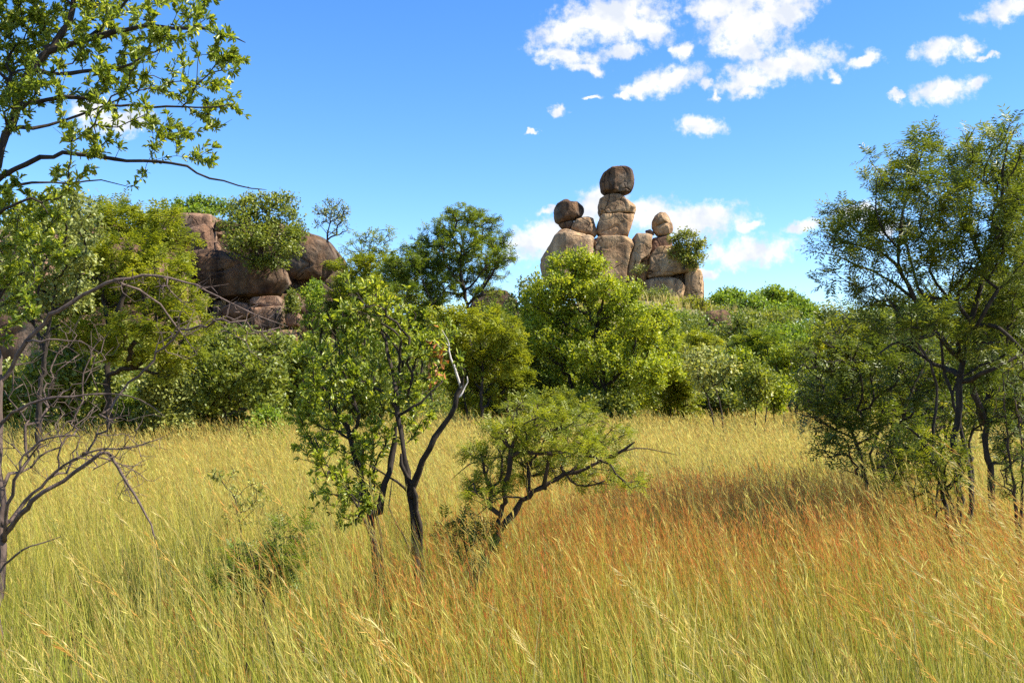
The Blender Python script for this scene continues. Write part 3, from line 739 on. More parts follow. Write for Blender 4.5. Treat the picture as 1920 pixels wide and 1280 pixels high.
rock('boulder', 'broad sloping base rock under the shorter stack', Z([(140,830),(170,770),(204,715),(244,640),(304,582),(400,616),(500,643),(546,660),(540,760),(536,1000),(400,1080),(180,1040)]), DT, M_ROCK, 0.95, 6.0, [(-.4,-.9,.1,.86)], 0.045, 0.8, group=RT)
rock('boulder', 'leaning slab with a dark crack beside the big block', Z([(852,648),(872,622),(950,626),(992,642),(978,700),(986,740),(962,792),(902,834),(872,900),(852,1000),(840,1080),(780,1060),(792,900),(824,780),(850,690)]), DT, M_ROCK, 1.4, 7.0, [(-.3,-.95,0,.85)], 0.04, 0.6, dd=-0.3, group=RT)
rock('boulder', 'tiny reddish stone wedged beside the egg-shaped head', Z([(946,590),(985,578),(1012,600),(1022,626),(962,622)]), DT, M_ROCKR, 1.0, 2.6, [], 0.06, 0.5, group=RT)
rock('boulder', 'pointed cap half of the cracked egg-shaped head', Z([(1002,566),(1000,520),(1020,475),(1060,449),(1100,452),(1136,490),(1154,542),(1100,534),(1050,558),(1006,580)]), DT, M_ROCK, 1.35, 2.6, [(.7,-.7,.2,.82)], 0.04, 0.6, group=RT)
rock('boulder', 'lower half of the cracked egg-shaped head', Z([(1003,566),(1050,543),(1100,520),(1153,528),(1163,570),(1158,604),(1140,622),(1080,634),(1040,634),(1012,602)]), DT, M_ROCK, 1.05, 2.8, [(.7,-.7,.1,.82)], 0.04, 0.6, group=RT)
rock('boulder', 'pinkish neck stone under the egg-shaped head', Z([(1002,648),(1060,636),(1142,630),(1156,690),(1152,740),(1060,742),(985,762),(983,704)]), DT, M_ROCKR, 1.1, 6.0, [], 0.05, 0.6, dd=0.4, group=RT)
rock('boulder', 'bulky shoulder block with a bush growing on it', Z([(968,870),(976,800),(1010,740),(1060,727),(1170,717),(1260,760),(1338,818),(1354,870),(1347,905),(1250,922),(1100,948),(958,968),(955,930)]), DT, M_ROCK, 0.8, 7.0, [(-.1,-1,.1,.84),(.8,-.6,0,.88)], 0.05, 0.8, dd=-0.4, group=RT)
rock('boulder', 'narrow stone filling the gap under the leaning slab', Z([(862,985),(900,850),(965,800),(985,850),(960,970),(930,1010),(880,1030)]), DT, M_ROCK, 1.2, 4.6, [], 0.05, 0.6, dd=0.6, group=RT)
rock('boulder', 'rounded grey boulder at the foot of the tower', Z([(928,985),(1010,962),(1130,952),(1200,982),(1243,1030),(1228,1110),(1190,1180),(1000,1200),(920,1100)]), DT, M_ROCK, 0.9, 4.6, [], 0.045, 0.8, dd=-0.6, group=RT)
rock('boulder', 'upright square-cut column at the end of the tower', Z([(1246,928),(1290,896),(1362,902),(1386,990),(1388,1080),(1378,1210),(1260,1225),(1222,1170),(1240,1040)]), DT, M_ROCK, 0.9, 9.0, [(-.55,-.85,0,.8),(.8,-.6,0,.85)], 0.035, 0.6, dd=-0.5, group=RT)
rock('boulder', 'thin dark slab tucked above the grey foot boulder', Z([(1090,950),(1245,925),(1245,1010),(1210,985),(1130,955)]), DT, M_ROCKD, 1.6, 4.6, [], 0.04, 0.5, dd=0.6, group=RT)
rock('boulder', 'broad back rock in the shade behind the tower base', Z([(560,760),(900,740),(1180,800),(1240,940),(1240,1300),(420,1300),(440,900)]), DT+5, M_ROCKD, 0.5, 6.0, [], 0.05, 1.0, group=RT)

Y3 = lambda pts: zo(300, 330, 3.88, pts)
CF = 'boulders of the cliff outcrop'
rock('boulder', 'reddish flat-topped slab crowning the cliff outcrop', Y3([(-80,360),(0,305),(150,287),(300,288),(425,300),(448,335),(440,420),(300,480),(60,490),(-100,460)]), 82, M_ROCKR, 1.1, 4.5, [], 0.04, 1.0, group=CF)
rock('boulder', 'upright brown block below the reddish slab', Y3([(240,390),(350,356),(386,382),(396,425),(392,545),(350,580),(250,560)]), 79, M_ROCKR, 1.1, 6.0, [(.7,-.6,.1,.85)], 0.05, 0.8, group=CF)
rock('boulder', 'small sunlit stone beside the upright brown block', Y3([(395,480),(425,478),(442,520),(440,570),(396,570)]), 77.5, M_ROCKR, 1.0, 2.8, [], 0.05, 0.5, group=CF)
rock('boulder', 'small round stone peeping out under the cliff-top tree', Y3([(390,370),(405,336),(440,328),(465,350),(462,390),(430,408),(400,402)]), 79, M_ROCKD, 1.0, 2.4, [], 0.05, 0.8, group=CF)
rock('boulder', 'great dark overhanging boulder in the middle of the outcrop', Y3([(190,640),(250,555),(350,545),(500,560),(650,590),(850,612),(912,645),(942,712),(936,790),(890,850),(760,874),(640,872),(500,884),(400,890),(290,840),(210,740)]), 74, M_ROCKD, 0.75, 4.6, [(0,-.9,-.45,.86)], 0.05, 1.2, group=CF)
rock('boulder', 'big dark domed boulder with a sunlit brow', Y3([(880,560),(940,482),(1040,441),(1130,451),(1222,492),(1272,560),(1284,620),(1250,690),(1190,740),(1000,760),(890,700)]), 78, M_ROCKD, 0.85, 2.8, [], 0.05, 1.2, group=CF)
rock('boulder', 'flat tan slab directly under the dark overhang', Y3([(658,905),(690,884),(780,878),(872,876),(902,906),(908,955),(830,968),(720,950),(665,930)]), 72, M_ROCKR, 1.0, 6.0, [], 0.045, 0.7, group=CF)
rock('boulder', 'angular pinkish stone with a shaded lower face', Y3([(462,985),(475,950),(560,920),(640,925),(672,975),(662,1030),(560,1050),(480,1060)]), 72, M_ROCKR, 1.0, 4.6, [(0,-.8,-.6,.8)], 0.05, 0.7, group=CF)
rock('boulder', 'squarish tan block below the flat tan slab', Y3([(680,965),(760,955),(905,950),(912,1020),(895,1110),(770,1135),(690,1125),(672,1040)]), 71.5, M_ROCKR, 1.0, 6.0, [], 0.05, 0.7, group=CF)
rock('boulder', 'pale slab showing between bare twigs', Y3([(395,960),(405,915),(470,905),(478,1000),(470,1060),(400,1060)]), 74, M_ROCK, 1.0, 6.0, [], 0.04, 0.6, group=CF)
rock('boulder', 'egg-shaped brown boulder nearest the tan block', Y3([(908,1030),(930,995),(970,985),(1020,1010),(1045,1045),(1015,1095),(930,1100)]), 70, M_ROCKR, 1.0, 2.4, [], 0.045, 1.0, group=CF)
rock('boulder', 'squat boulder on the ledge below the domed boulder', Y3([(1012,980),(1078,936),(1180,944),(1195,1000),(1130,1036),(1040,1042)]), 71, M_ROCKD, 1.1, 4.6, [], 0.045, 0.8, group=CF)
rock('boulder', 'low rounded boulder half hidden by the leafy shrub', Y3([(1048,1060),(1120,1022),(1200,1025),(1240,1060),(1215,1115),(1060,1120)]), 69, M_ROCKR, 1.0, 2.6, [], 0.045, 0.8, group=CF)
rock('boulder', 'flat grey ledge rock below the tan block', Y3([(780,1150),(820,1122),(1000,1125),(1025,1170),(1000,1240),(800,1240)]), 69, M_ROCK, 1.0, 6.0, [], 0.045, 0.7, group=CF)
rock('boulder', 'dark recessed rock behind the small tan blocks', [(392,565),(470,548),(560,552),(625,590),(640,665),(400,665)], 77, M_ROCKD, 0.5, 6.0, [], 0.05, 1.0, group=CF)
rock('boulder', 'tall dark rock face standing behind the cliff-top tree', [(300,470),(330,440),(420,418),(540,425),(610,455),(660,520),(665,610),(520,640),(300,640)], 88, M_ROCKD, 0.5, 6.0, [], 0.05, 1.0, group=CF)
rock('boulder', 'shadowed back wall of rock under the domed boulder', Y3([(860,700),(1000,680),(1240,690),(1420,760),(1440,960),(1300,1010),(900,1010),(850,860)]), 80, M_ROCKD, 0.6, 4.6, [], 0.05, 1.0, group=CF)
rock('boulder', 'narrow tan ledge stone beside the cave-like shadow', Y3([(1155,930),(1165,898),(1250,888),(1290,910),(1270,950),(1180,955)]), 72.5, M_ROCKR, 1.1, 4.6, [], 0.045, 0.6, group=CF)
rock('boulder', 'huge pink rock face behind the yellow-green acacia', [(60,470),(130,420),(230,418),(330,470),(380,560),(390,660),(330,720),(120,720),(70,620)], 70, M_ROCKR, 0.6, 4.6, [], 0.05, 1.0, group=CF)
rock('boulder', 'orange-stained rock face behind the grey-leaved tree', [(-60,470),(0,430),(80,430),(130,470),(160,560),(170,660),(120,720),(-40,720),(-90,600)], 60, M_ROCKR, 0.6, 4.6, [], 0.05, 1.0, group=CF)
rock('boulder', 'dark boulder behind the umbrella acacia trunk', [(872,602),(882,575),(892,558),(915,545),(950,547),(970,568),(972,600),(950,618),(890,618)], 72, M_ROCKD, 0.9, 4.6, [], 0.05, 1.0, cat='boulder')
rock('boulder', 'dark blocky boulder with red crest downhill from the tower', [(1292,640),(1298,606),(1306,592),(1325,585),(1356,581),(1368,594),(1370,625),(1366,645)], 84, M_ROCKD, 0.9, 4.6, [(-.3,-.9,-.1,.85)], 0.05, 0.8, cat='boulder')

# ------------------------------------------------------------------ plants near the camera
def stub(px, py, dd=0): return (px, py, dd)

# leafy tree whose trunk stands just out of frame
F1C = [(60,60,95,85),(200,60,95,75),(320,40,85,55),(415,85,60,50),(300,130,90,52),(405,170,68,40),(150,150,105,65),(50,190,75,60),(250,200,65,42),(330,232,62,34),(415,215,55,28),(150,232,62,34),(385,292,36,34),(305,268,30,34),(10,110,80,100),
       (60,5,120,60),(210,-30,130,60),(370,-10,60,35),(-90,80,120,150),(-80,250,90,80),(40,385,62,48),(28,470,46,60),(12,560,36,50),(85,420,40,38),(-60,430,60,90),(20,420,50,50),(95,375,45,36),(40,520,40,50),(5,620,30,34),(60,460,46,36),(100,-110,200,80),(130,330,50,30),(20,350,50,34),(60,560,30,40),(110,470,34,34),(200,270,50,30),(450,125,34,30)]
plant('leafy_tree', 'leafy tree with whorled glossy leaves whose boughs hang in from the frame edge', 'tree', 8.0,
      [([(-70,620,.1),(-50,460,.0),(-22,340,0),(4,275,0),(26,205,.1),(58,130,.1),(115,60,.1),(150,-40,.2)], .085, .02),
       ([(-12,345,0),(30,320,-.1),(75,296,-.1),(150,287,-.2),(215,302,-.2),(320,305,-.3),(370,325,-.3),(420,340,-.3),(470,352,-.3),(500,356,-.3)], .026, .003, True),
       ([(30,205,0),(90,185,-.2),(170,185,-.3),(200,193,-.3),(250,197,-.3),(310,200,-.4),(370,202,-.4),(440,195,-.4)], .022, .005, True),
       ([(20,240,0),(60,240,.3),(120,225,.4),(180,205,.5),(260,170,.5)], .022, .006, True),
       ([(60,130,.1),(110,140,-.1),(180,130,-.2),(250,120,-.3),(290,95,-.3),(330,80,-.3)], .022, .005, True),
       ([(90,95,.1),(165,72,0),(200,45,.1),(230,10,.1),(270,-40,.1)], .030, .010, True),
       ([(165,72,0),(210,62,-.2),(270,50,-.3),(350,52,-.3),(410,60,-.3),(460,80,-.4)], .030, .006, True),
       ([(-30,420,0),(10,395,-.3),(60,370,-.4),(90,400,-.4)], .022, .006, True),
       ([(-10,350,0),(60,345,.2),(130,345,.3),(190,335,.3),(240,350,.3)], .016, .003, True)],
      F1C, 1650, 'rosette', M_BROAD, M_BARK, step=.11, rt=.0026, dens=2.0, expo=.40, parts=True, spread=.42, size=.66, per=7, shift=-0.03, up=.6)

# grey dead tree, bare
plant('dead_tree', 'bare dead grey tree with an arching bough and tangled twigs', 'tree', 7.6,
      [([(0,1105,0),(2,1000,0),(0,900,.0),(-2,800,.0),(0,720,0),(-8,640,0)], .033, .026),
       ([(6,715,0),(22,690,0),(50,642,-.1),(80,608,-.1),(110,580,-.2),(155,552,-.2),(200,531,-.3),(245,520,-.3),(290,516,-.3),(340,527,-.3),(370,536,-.3),(430,568,-.4),(480,590,-.4),(540,612,-.4)], .021, .004, True),
       ([(8,1010,0),(14,960,-.1),(22,930,-.2),(38,880,-.3),(42,855,-.3),(75,828,-.3),(110,818,-.4),(150,818,-.4)], .017, .005, True),
       ([(10,985,0),(35,955,.1),(60,925,.1),(90,900,.1),(120,870,.1),(160,850,0),(200,842,0),(250,838,0),(300,822,0)], .018, .004, True),
       ([(10,1000,0),(60,940,-.3),(100,915,-.3),(140,885,-.3),(175,862,-.4),(205,850,-.4),(235,905,-.4),(262,945,-.4),(285,985,-.4),(292,1010,-.4)], .024, .006, True),
       ([(5,790,0),(35,766,-.2),(70,750,-.2),(110,745,-.3),(160,740,-.3),(215,738,-.3),(265,748,-.3),(310,782,-.3)], .017, .003, True),
       ([(55,640,-.1),(75,640,-.3),(110,636,-.3),(150,642,-.3),(185,660,-.3)], .012, .003, True),
       ([(215,527,-.3),(260,545,-.2),(300,570,-.2),(330,610,-.2),(370,665,-.2)], .013, .003, True),
       ([(10,1060,0),(40,1030,-.2),(75,1020,-.2),(115,1005,-.2)], .012, .004, True),
       ([(150,850,0),(200,862,.2),(250,880,.2),(275,900,.2)], .010, .003, True)],
      [(120,745,120,60),(110,850,110,50),(220,850,90,40),(180,790,120,50),(60,700,70,70),(240,830,80,35),(330,540,110,40),(450,590,110,45),(280,530,80,36),(150,640,90,60),(500,630,60,40),(60,800,70,50),(250,900,60,50),(340,620,60,60)],
      950, None, None, M_DEAD, step=.09, rt=.0026, parts=True, spread=.3, bf=.2, jit=.30, expo=.36, shell=.3)

# leafy shrub-tree in the middle, several stems
plant('shrub_tree', 'multi-stemmed leafy shrub with yellow-green whorls in mid-meadow', 'shrub', 10.0,
      [([(778,1035,0),(772,960,0),(764,910,0),(758,860,0),(748,800,0),(742,752,0),(735,700,.1),(720,640,.2),(700,570,.2)], .047, .012),
       ([(770,925,0),(782,885,-.1),(805,845,-.2),(832,800,-.2),(852,760,-.3),(866,722,-.3)], .038, .024, True),
       ([(700,1005,0),(690,950,.0),(676,900,.1),(664,850,.1),(650,800,.1),(630,765,.1),(612,730,.1),(600,650,.2),(610,600,.2)], .046, .012),
       ([(706,960,0),(724,905,.0),(738,860,.1),(742,800,.1)], .036, .024, True),
       ([(745,780,0),(775,762,-.1),(800,745,-.1),(830,715,-.1)], .022, .008, True),
       ([(742,755,0),(752,700,.2),(762,640,.2),(780,590,.2)], .024, .008, True),
       ([(742,765,0),(715,735,-.2),(685,715,-.2),(655,690,-.2)], .022, .008, True),
       ([(789,1040,.05),(783,980,0),(778,930,-.05),(762,890,-.05),(752,850,-.05)], .032, .022),
       ([(766,925,0),(745,905,-.2),(715,885,-.2),(690,870,-.3)], .018, .006, True),
       ([(712,1005,.15),(700,940,.2),(690,890,.2),(700,840,.3),(690,780,.3)], .022, .007),
       ([(694,1000,-.2),(672,950,-.2),(640,905,-.3),(612,870,-.3),(590,820,-.3)], .024, .006),
       ([(770,1035,.2),(748,985,.25),(730,950,.3),(735,900,.3)], .018, .006),
       ([(862,725,-.3),(858,700,-.3),(845,670,-.3),(842,650,-.3),(839,636,-.3)], .016, .006, True),
       ([(858,745,-.3),(866,735,-.3),(874,718,-.3),(876,705,-.3)], .013, .005, True)],
      [(690,560,55,40),(680,590,85,45),(740,610,80,50),(620,640,60,55),(700,660,95,60),(790,640,65,45),(640,720,80,55),(720,720,85,50),(790,700,55,45),(600,800,50,45),(660,810,70,50),(620,880,45,45),(670,900,55,45),(780,780,45,35),(650,960,35,40),(700,830,60,40),(580,730,40,50),(655,530,26,22),(700,535,30,20),(830,625,40,30),(745,560,40,30),(580,670,36,36),(575,840,34,34),(600,740,50,40),(620,940,40,36),(560,780,24,30),(700,930,30,30),(850,660,24,24)],
      1150, 'rosette', M_BROAD, M_BARK, step=.115, rt=.0034, dens=1.15, parts=True, spread=.40, size=.76, per=7, shift=0.06, up=1.0, limb_mats={12: M_BLEACH, 13: M_BLEACH})
fo = Fol(); c0 = at(818, 668, 9.7)
n_ = 34; pp = c0+rng.normal(0, 1, (n_, 3))*np.array((.055, .06, .13)); leaves(fo, pp, rng.normal(0, 1, (n_, 3))-np.array((0, 0, .9)), rng.normal(0, 1, (n_, 3)), .075, .026, rng.random(n_), True)
_sh = bpy.data.objects['shrub_tree']; v_, t_, k_ = fo.arrays()
tag(mesh_np('dead_leaves', v_, t_, M_DEADLEAF, tint=k_, parent=_sh, origin=_sh.location), 'tuft of withered orange leaves')

# slanting flat-topped acacia
plant('slanting_acacia', 'small slanting flat-topped acacia leaning away from the leafy shrub', 'tree', 9.0,
      [([(886,1095,0),(900,1060,0),(920,1030,0),(940,995,0),(960,962,0),(980,940,0),(1002,920,0),(1030,902,0),(1062,890,0),(1100,878,-.1),(1140,860,-.1),(1190,828,-.2)], .050, .010),
       ([(990,930,0),(990,895,.1),(994,860,.1),(1004,830,.2)], .030, .012, True),
       ([(1022,908,0),(1028,870,-.1),(1034,835,-.1),(1046,800,-.1)], .026, .010, True),
       ([(985,935,0),(960,930,-.3),(930,938,-.4),(895,965,-.4)], .013, .004, True),
       ([(993,880,.1),(965,862,.4),(930,855,.5),(880,870,.5),(845,900,.5)], .014, .003, True),
       ([(1150,855,-.1),(1190,838,-.1),(1235,846,0),(1272,853,0)], .009, .002, True),
       ([(1062,890,0),(1095,860,.3),(1130,835,.4),(1170,815,.5)], .014, .004, True),
       ([(990,870,.1),(970,830,-.2),(960,800,-.3),(965,770,-.3)], .014, .004, True)],
      [(990,760,55,20),(1060,775,75,24),(1000,795,85,28),(1090,800,80,24),(950,805,60,22),(1150,815,50,20),(930,845,60,22),(1010,835,85,24),(1080,838,70,24),(930,900,60,26),(985,880,70,26),(1130,850,60,22),(885,850,34,16),(970,748,28,12),(1060,870,50,18),(900,930,40,20),(1120,890,70,22),(1180,905,40,16)],
      820, 'fern', M_YELLOWG, M_BARKB, step=.085, rt=.0036, dens=1.15, parts=True, spread=.5, size=.82, per=2, shift=.0, flat=1.3, bf=.35, expo=.47, jit=.2)
plant('acacia_sucker', 'dark feathery acacia sucker sprouting at the slanting trunk foot', 'shrub', 8.8,
      [([(880,1080,.1),(872,1020,.1),(868,975,.1),(880,940,.1)], .014, .004), ([(895,1075,.2),(905,1020,.2),(925,985,.2)], .012, .004), ([(860,1075,.2),(848,1025,.2),(838,985,.2)], .010, .003)],
      [(875,985,45,28),(910,1000,40,26),(850,1010,40,30),(880,1045,45,30),(840,975,30,20)], 130, 'fern', M_ACACIA, M_BARKB, step=.08, rt=.0026, dens=.6, size=.9, per=2, shift=-.15)
plant('feathery_shrub', 'low dark feathery shrub sunk in the grass before the leafy shrub', 'shrub', 8.2,
      [([(490,1110,0),(480,1060,0),(470,1035,0)], .012, .004), ([(500,1110,0),(520,1060,0),(545,1030,0)], .012, .004), ([(480,1110,.1),(440,1070,.1),(415,1050,.1)], .010, .004)],
      [(420,1045,36,18),(470,1035,50,22),(530,1030,45,26),(490,1070,70,34),(550,1065,36,34),(440,1080,45,26),(545,985,40,16)], 260, 'fern', M_ACACIA, M_BARKB, step=.08, rt=.0026, dens=.75, size=1.0, per=2, shift=.05)
plant('sapling', 'thin pale sapling with grey-green tufts standing in the grass', 'shrub', 13.0,
      [([(452,1000,0),(445,965,0),(440,935,0),(425,912,0),(415,900,0)], .016, .006), ([(440,935,0),(460,915,.1),(480,905,.1)], .008, .003, True), ([(450,980,0),(475,955,0),(500,935,0)], .008, .003, True)],
      [(395,890,32,14),(430,895,36,16),(470,930,40,22),(490,905,22,10),(450,965,40,26),(500,950,22,20)], 90, 'rosette', M_GREY, M_BARKB, step=.1, rt=.003, dens=.9, size=.75, per=5, shift=.1)

# the dark tree at the frame's other edge
plant('dark_trunked_tree', 'tall dark-trunked tree with fern-like leaves against the sky', 'tree', 12.0,
      [([(1796,1000,0),(1800,940,0),(1795,880,0),(1790,820,0),(1798,760,0),(1803,700,0),(1812,650,0),(1822,600,0),(1834,550,0),(1850,500,.1),(1868,455,.1),(1890,415,.2),(1910,370,.2),(1925,310,.2)], .060, .014),
       ([(1796,672,0),(1772,645,-.2),(1750,618,-.2),(1732,590,-.2),(1715,560,-.3),(1700,530,-.3),(1688,508,-.3),(1684,470,-.3),(1690,420,-.3),(1700,370,-.3),(1720,310,-.3),(1745,250,-.3)], .038, .007, True),
       ([(1752,625,-.2),(1735,632,-.5),(1700,636,-.6),(1670,648,-.7),(1645,665,-.8)], .038, .010, True),
       ([(1735,595,-.2),(1700,580,.3),(1660,572,.4),(1615,570,.5)], .032, .008, True),
       ([(1798,700,0),(1770,690,.4),(1735,672,.5),(1705,652,.6),(1680,640,.6)], .035, .010, True),
       ([(1820,612,0),(1850,610,-.3),(1880,618,-.5),(1915,655,-.5),(1940,680,-.5)], .038, .015, True),
       ([(1803,715,0),(1840,700,-.3),(1880,682,-.4),(1930,660,-.4)], .035, .014, True),
       ([(1812,1000,.3),(1822,940,.3),(1818,880,.35),(1806,820,.4),(1790,760,.4),(1772,700,.5),(1765,640,.5),(1778,570,.5),(1790,500,.5)], .036, .010),
       ([(1778,990,-.3),(1770,930,-.3),(1752,870,-.35),(1748,800,-.4),(1758,740,-.4),(1742,680,-.5),(1700,610,-.5),(1650,540,-.5)], .030, .008),
       ([(1690,510,-.3),(1660,478,-.2),(1620,460,-.1),(1580,455,0),(1545,440,0)], .028, .005, True),
       ([(1715,560,-.3),(1660,520,.2),(1610,500,.3),(1570,480,.4),(1510,470,.4)], .022, .004, True),
       ([(1688,470,-.3),(1650,420,-.5),(1640,360,-.5),(1650,320,-.5)], .022, .004, True),
       ([(1850,500,.1),(1820,440,.3),(1800,380,.4),(1790,320,.4)], .030, .008, True),
       ([(1890,415,.2),(1880,350,-.3),(1885,290,-.4),(1910,230,-.4)], .028, .006, True)],
      [(1600,440,70,40),(1560,450,45,28),(1640,390,60,36),(1680,330,60,40),(1720,290,45,36),(1700,400,60,44),(1760,360,60,50),(1810,310,60,40),(1860,300,60,50),(1900,260,50,40),(1790,430,75,50),(1860,390,70,55),(1910,340,50,70),(1840,470,70,50),(1740,470,60,40),(1630,480,50,26),(1900,480,60,70),(1940,400,60,120),(1570,400,36,22),(1770,540,80,50),(1870,570,70,55),(1640,545,70,30),(1560,520,40,20),(1740,250,24,26),(1635,290,14,26),(1660,330,30,24),(1890,245,30,22),(1920,560,50,60),(1660,600,60,30),(1730,600,60,36),(1840,640,60,36),(1900,640,50,40),(1680,440,40,36),(1820,250,24,22)],
      1600, 'fern', M_FERN, M_BARK, step=.13, rt=.0038, dens=1.3, parts=True, spread=.5, size=1.45, per=2, shift=.03, bf=.28)
plant('forked_tree', 'second dark forked trunk close behind the dark-trunked tree', 'tree', 13.5,
      [([(1858,905,0),(1852,860,0),(1846,820,0),(1846,780,0),(1852,740,0),(1854,680,0),(1858,620,0),(1862,560,.1),(1880,480,.2),(1900,420,.2)], .056, .014),
       ([(1846,790,0),(1834,755,-.2),(1822,715,-.2),(1830,670,-.2),(1845,620,-.3)], .06, .02, True),
       ([(1854,738,0),(1872,720,.2),(1895,690,.3),(1930,640,.3)], .05, .02, True)],
      [(1850,560,70,50),(1900,600,60,50),(1890,500,60,60),(1820,600,60,40),(1940,540,50,70),(1900,690,40,30),(1880,640,50,40),(1930,740,30,60),(1870,760,40,40),(1900,830,36,40),(1840,690,40,36)], 900, 'fern', M_FERN, M_BARK, step=.14, rt=.0045, dens=1.2, parts=True, size=1.5, per=2, shift=-.05)
plant('thicket_shrub', 'dark many-stemmed feathery shrub spreading beside the dark trunk', 'shrub', 15.0,
      [([(1622,895,0),(1610,850,0),(1598,815,0),(1588,770,0),(1578,720,0),(1570,660,0)], .05, .012), ([(1655,890,.1),(1668,840,.1),(1690,790,.1),(1705,740,.1),(1735,680,.1)], .055, .014),
       ([(1640,892,0),(1632,850,0),(1650,800,0),(1660,740,0)], .035, .010), ([(1600,820,0),(1565,805,-.2),(1535,790,-.2),(1510,770,-.2)], .022, .006, True), ([(1605,840,0),(1560,830,-.3),(1530,820,-.3)], .016, .004, True), ([(1690,790,.1),(1660,750,.1),(1630,700,.2),(1600,660,.2)], .022, .006, True)],
      [(1570,610,55,40),(1620,620,60,40),(1540,660,60,40),(1590,680,70,50),(1650,690,70,50),(1530,730,55,36),(1580,750,70,45),(1640,770,70,45),(1700,720,60,45),(1540,790,50,26),(1600,810,60,30),(1700,800,50,30),(1515,760,30,30),(1590,575,36,22),(1555,845,40,24),(1640,860,50,24),(1700,850,50,26),(1755,770,45,36),(1760,850,40,30),(1680,640,60,36),(1740,700,50,40),(1520,690,30,40),(1600,870,40,16)],
      1300, 'spray', M_FERN, M_BARK, step=.14, rt=.0052, dens=.62, parts=True, size=.62, per=3, shift=-.05, spread=.5)
plant('tangled_shrub', 'dark tangle of crooked stems behind the dark trunk', 'shrub', 16.5,
      [([(1690,880,0),(1685,840,0),(1700,800,0),(1722,760,0),(1735,710,0),(1740,650,0)], .05, .014), ([(1740,885,0),(1735,840,0),(1722,800,0),(1700,760,0),(1672,720,0),(1640,690,0)], .05, .014), ([(1765,885,0),(1772,820,0),(1768,760,0),(1775,700,0)], .04, .012), ([(1825,890,0),(1818,830,0),(1830,780,0),(1835,720,0)], .035, .012)],
      [(1700,640,60,40),(1760,640,60,40),(1680,700,60,36),(1750,710,60,40),(1820,700,50,44),(1700,770,60,34),(1780,770,60,34),(1840,770,40,34),(1720,830,60,28),(1790,830,50,28),(1660,830,40,26),(1870,640,50,50),(1880,740,40,44)],
      950, 'spray', M_FERN, M_BARK, step=.16, rt=.0058, dens=.46, parts=True, size=.75, per=3, shift=-.05, spread=.5, jit=.25)
plant('twiggy_bush', 'half-bare thorny bush with drooping twigs between the dark trunks', 'shrub', 11.6,
      [([(1770,905,-.1),(1752,868,-.1),(1735,840,-.2),(1722,815,-.2),(1700,800,-.2)], .045, .010), ([(1765,1010,0),(1755,960,0),(1760,900,0),(1750,860,0)], .02, .008), ([(1720,960,0),(1715,920,0),(1730,870,0)], .014, .004)],
      [(1730,800,50,16),(1700,815,45,18),(1760,850,50,30),(1720,870,50,30),(1680,850,45,30),(1750,920,40,40),(1700,900,50,30),(1660,880,40,26),(1790,880,30,40)], 520, 'fern', M_YELLOWG, M_BARK, step=.10, rt=.0042, dens=.32, size=1.2, per=2, shift=.05, jit=.25)
plant('straggly_bush', 'sparse grey-brown bush of tangled twigs at the frame edge', 'shrub', 11.0,
      [([(1905,960,0),(1900,900,0),(1890,840,0),(1885,780,0),(1880,700,0)], .03, .006), ([(1915,965,0),(1918,880,0),(1912,800,.1),(1900,720,.1)], .026, .006)],
      [(1890,760,36,60),(1905,850,36,60),(1890,900,30,40),(1920,700,40,60),(1930,800,30,80)], 340, 'fern', M_FERN, M_BARKB, step=.10, rt=.0042, dens=.28, size=1.0, jit=.25, expo=.42)

# ------------------------------------------------------------------ middle distance
def mid(name, label, d, stems, clumps, na, style, mat, dens=1.0, size=1.0, cat='tree', **k):
    dens *= 1.45 if style == 'simple' else 1.4; na = int(na*1.15); k.setdefault('rt', .62*d/F)
    stems = [(st[0], st[1]*.75, st[2]*.75, *st[3:]) for st in stems]
    return plant(name, label, cat, d, stems, clumps, na, style, mat, k.pop('bmat', M_BARK), dens=dens, size=size, **k)

mid('feathery_acacia', 'large yellow-green feathery acacia with a thick dark trunk', 27,
    [([(203,830,0),(204,760,0),(202,700,0),(205,650,0),(200,600,0),(190,550,.2),(180,500,.3),(200,440,.3)], .15, .03), ([(204,665,0),(215,610,-.3),(230,560,-.4),(260,500,-.4),(300,440,-.4)], .13, .03, True), ([(200,640,0),(160,610,.4),(110,610,.5),(70,640,.5)], .10, .03, True), ([(206,660,0),(250,620,.4),(300,600,.5),(350,600,.5)], .09, .03, True)],
    [(230,410,70,28),(180,430,60,36),(290,425,60,34),(330,460,45,34),(240,470,80,40),(160,490,60,40),(300,510,70,40),(220,540,80,40),(330,560,60,45),(370,600,40,40),(290,600,70,45),(350,650,50,40),(240,640,60,40),(130,560,60,45),(180,620,60,36),(300,680,60,36),(120,640,60,40),(310,400,30,20),(215,385,40,16)],
    1100, 'spray', M_YELLOWG, dens=1.1, size=.95, per=3, spread=.5, shift=.0)
mid('grey_leaved_tree', 'pale grey-green tree between the leafy bough and the feathery acacia', 19,
    [([(70,830,0),(75,740,0),(85,660,0),(95,590,0),(105,520,0)], .10, .03), ([(85,660,0),(60,600,.3),(40,540,.3)], .06, .02, True)],
    [(110,440,50,40),(60,430,50,45),(140,490,45,40),(80,500,50,40),(120,550,50,40),(50,560,50,45),(150,560,30,30),(165,430,34,30),(150,395,36,26),(20,490,50,60),(120,380,40,30)], 420, 'simple', M_GREY, dens=1.4, size=1.3, per=4, spread=.5, shift=-.16)
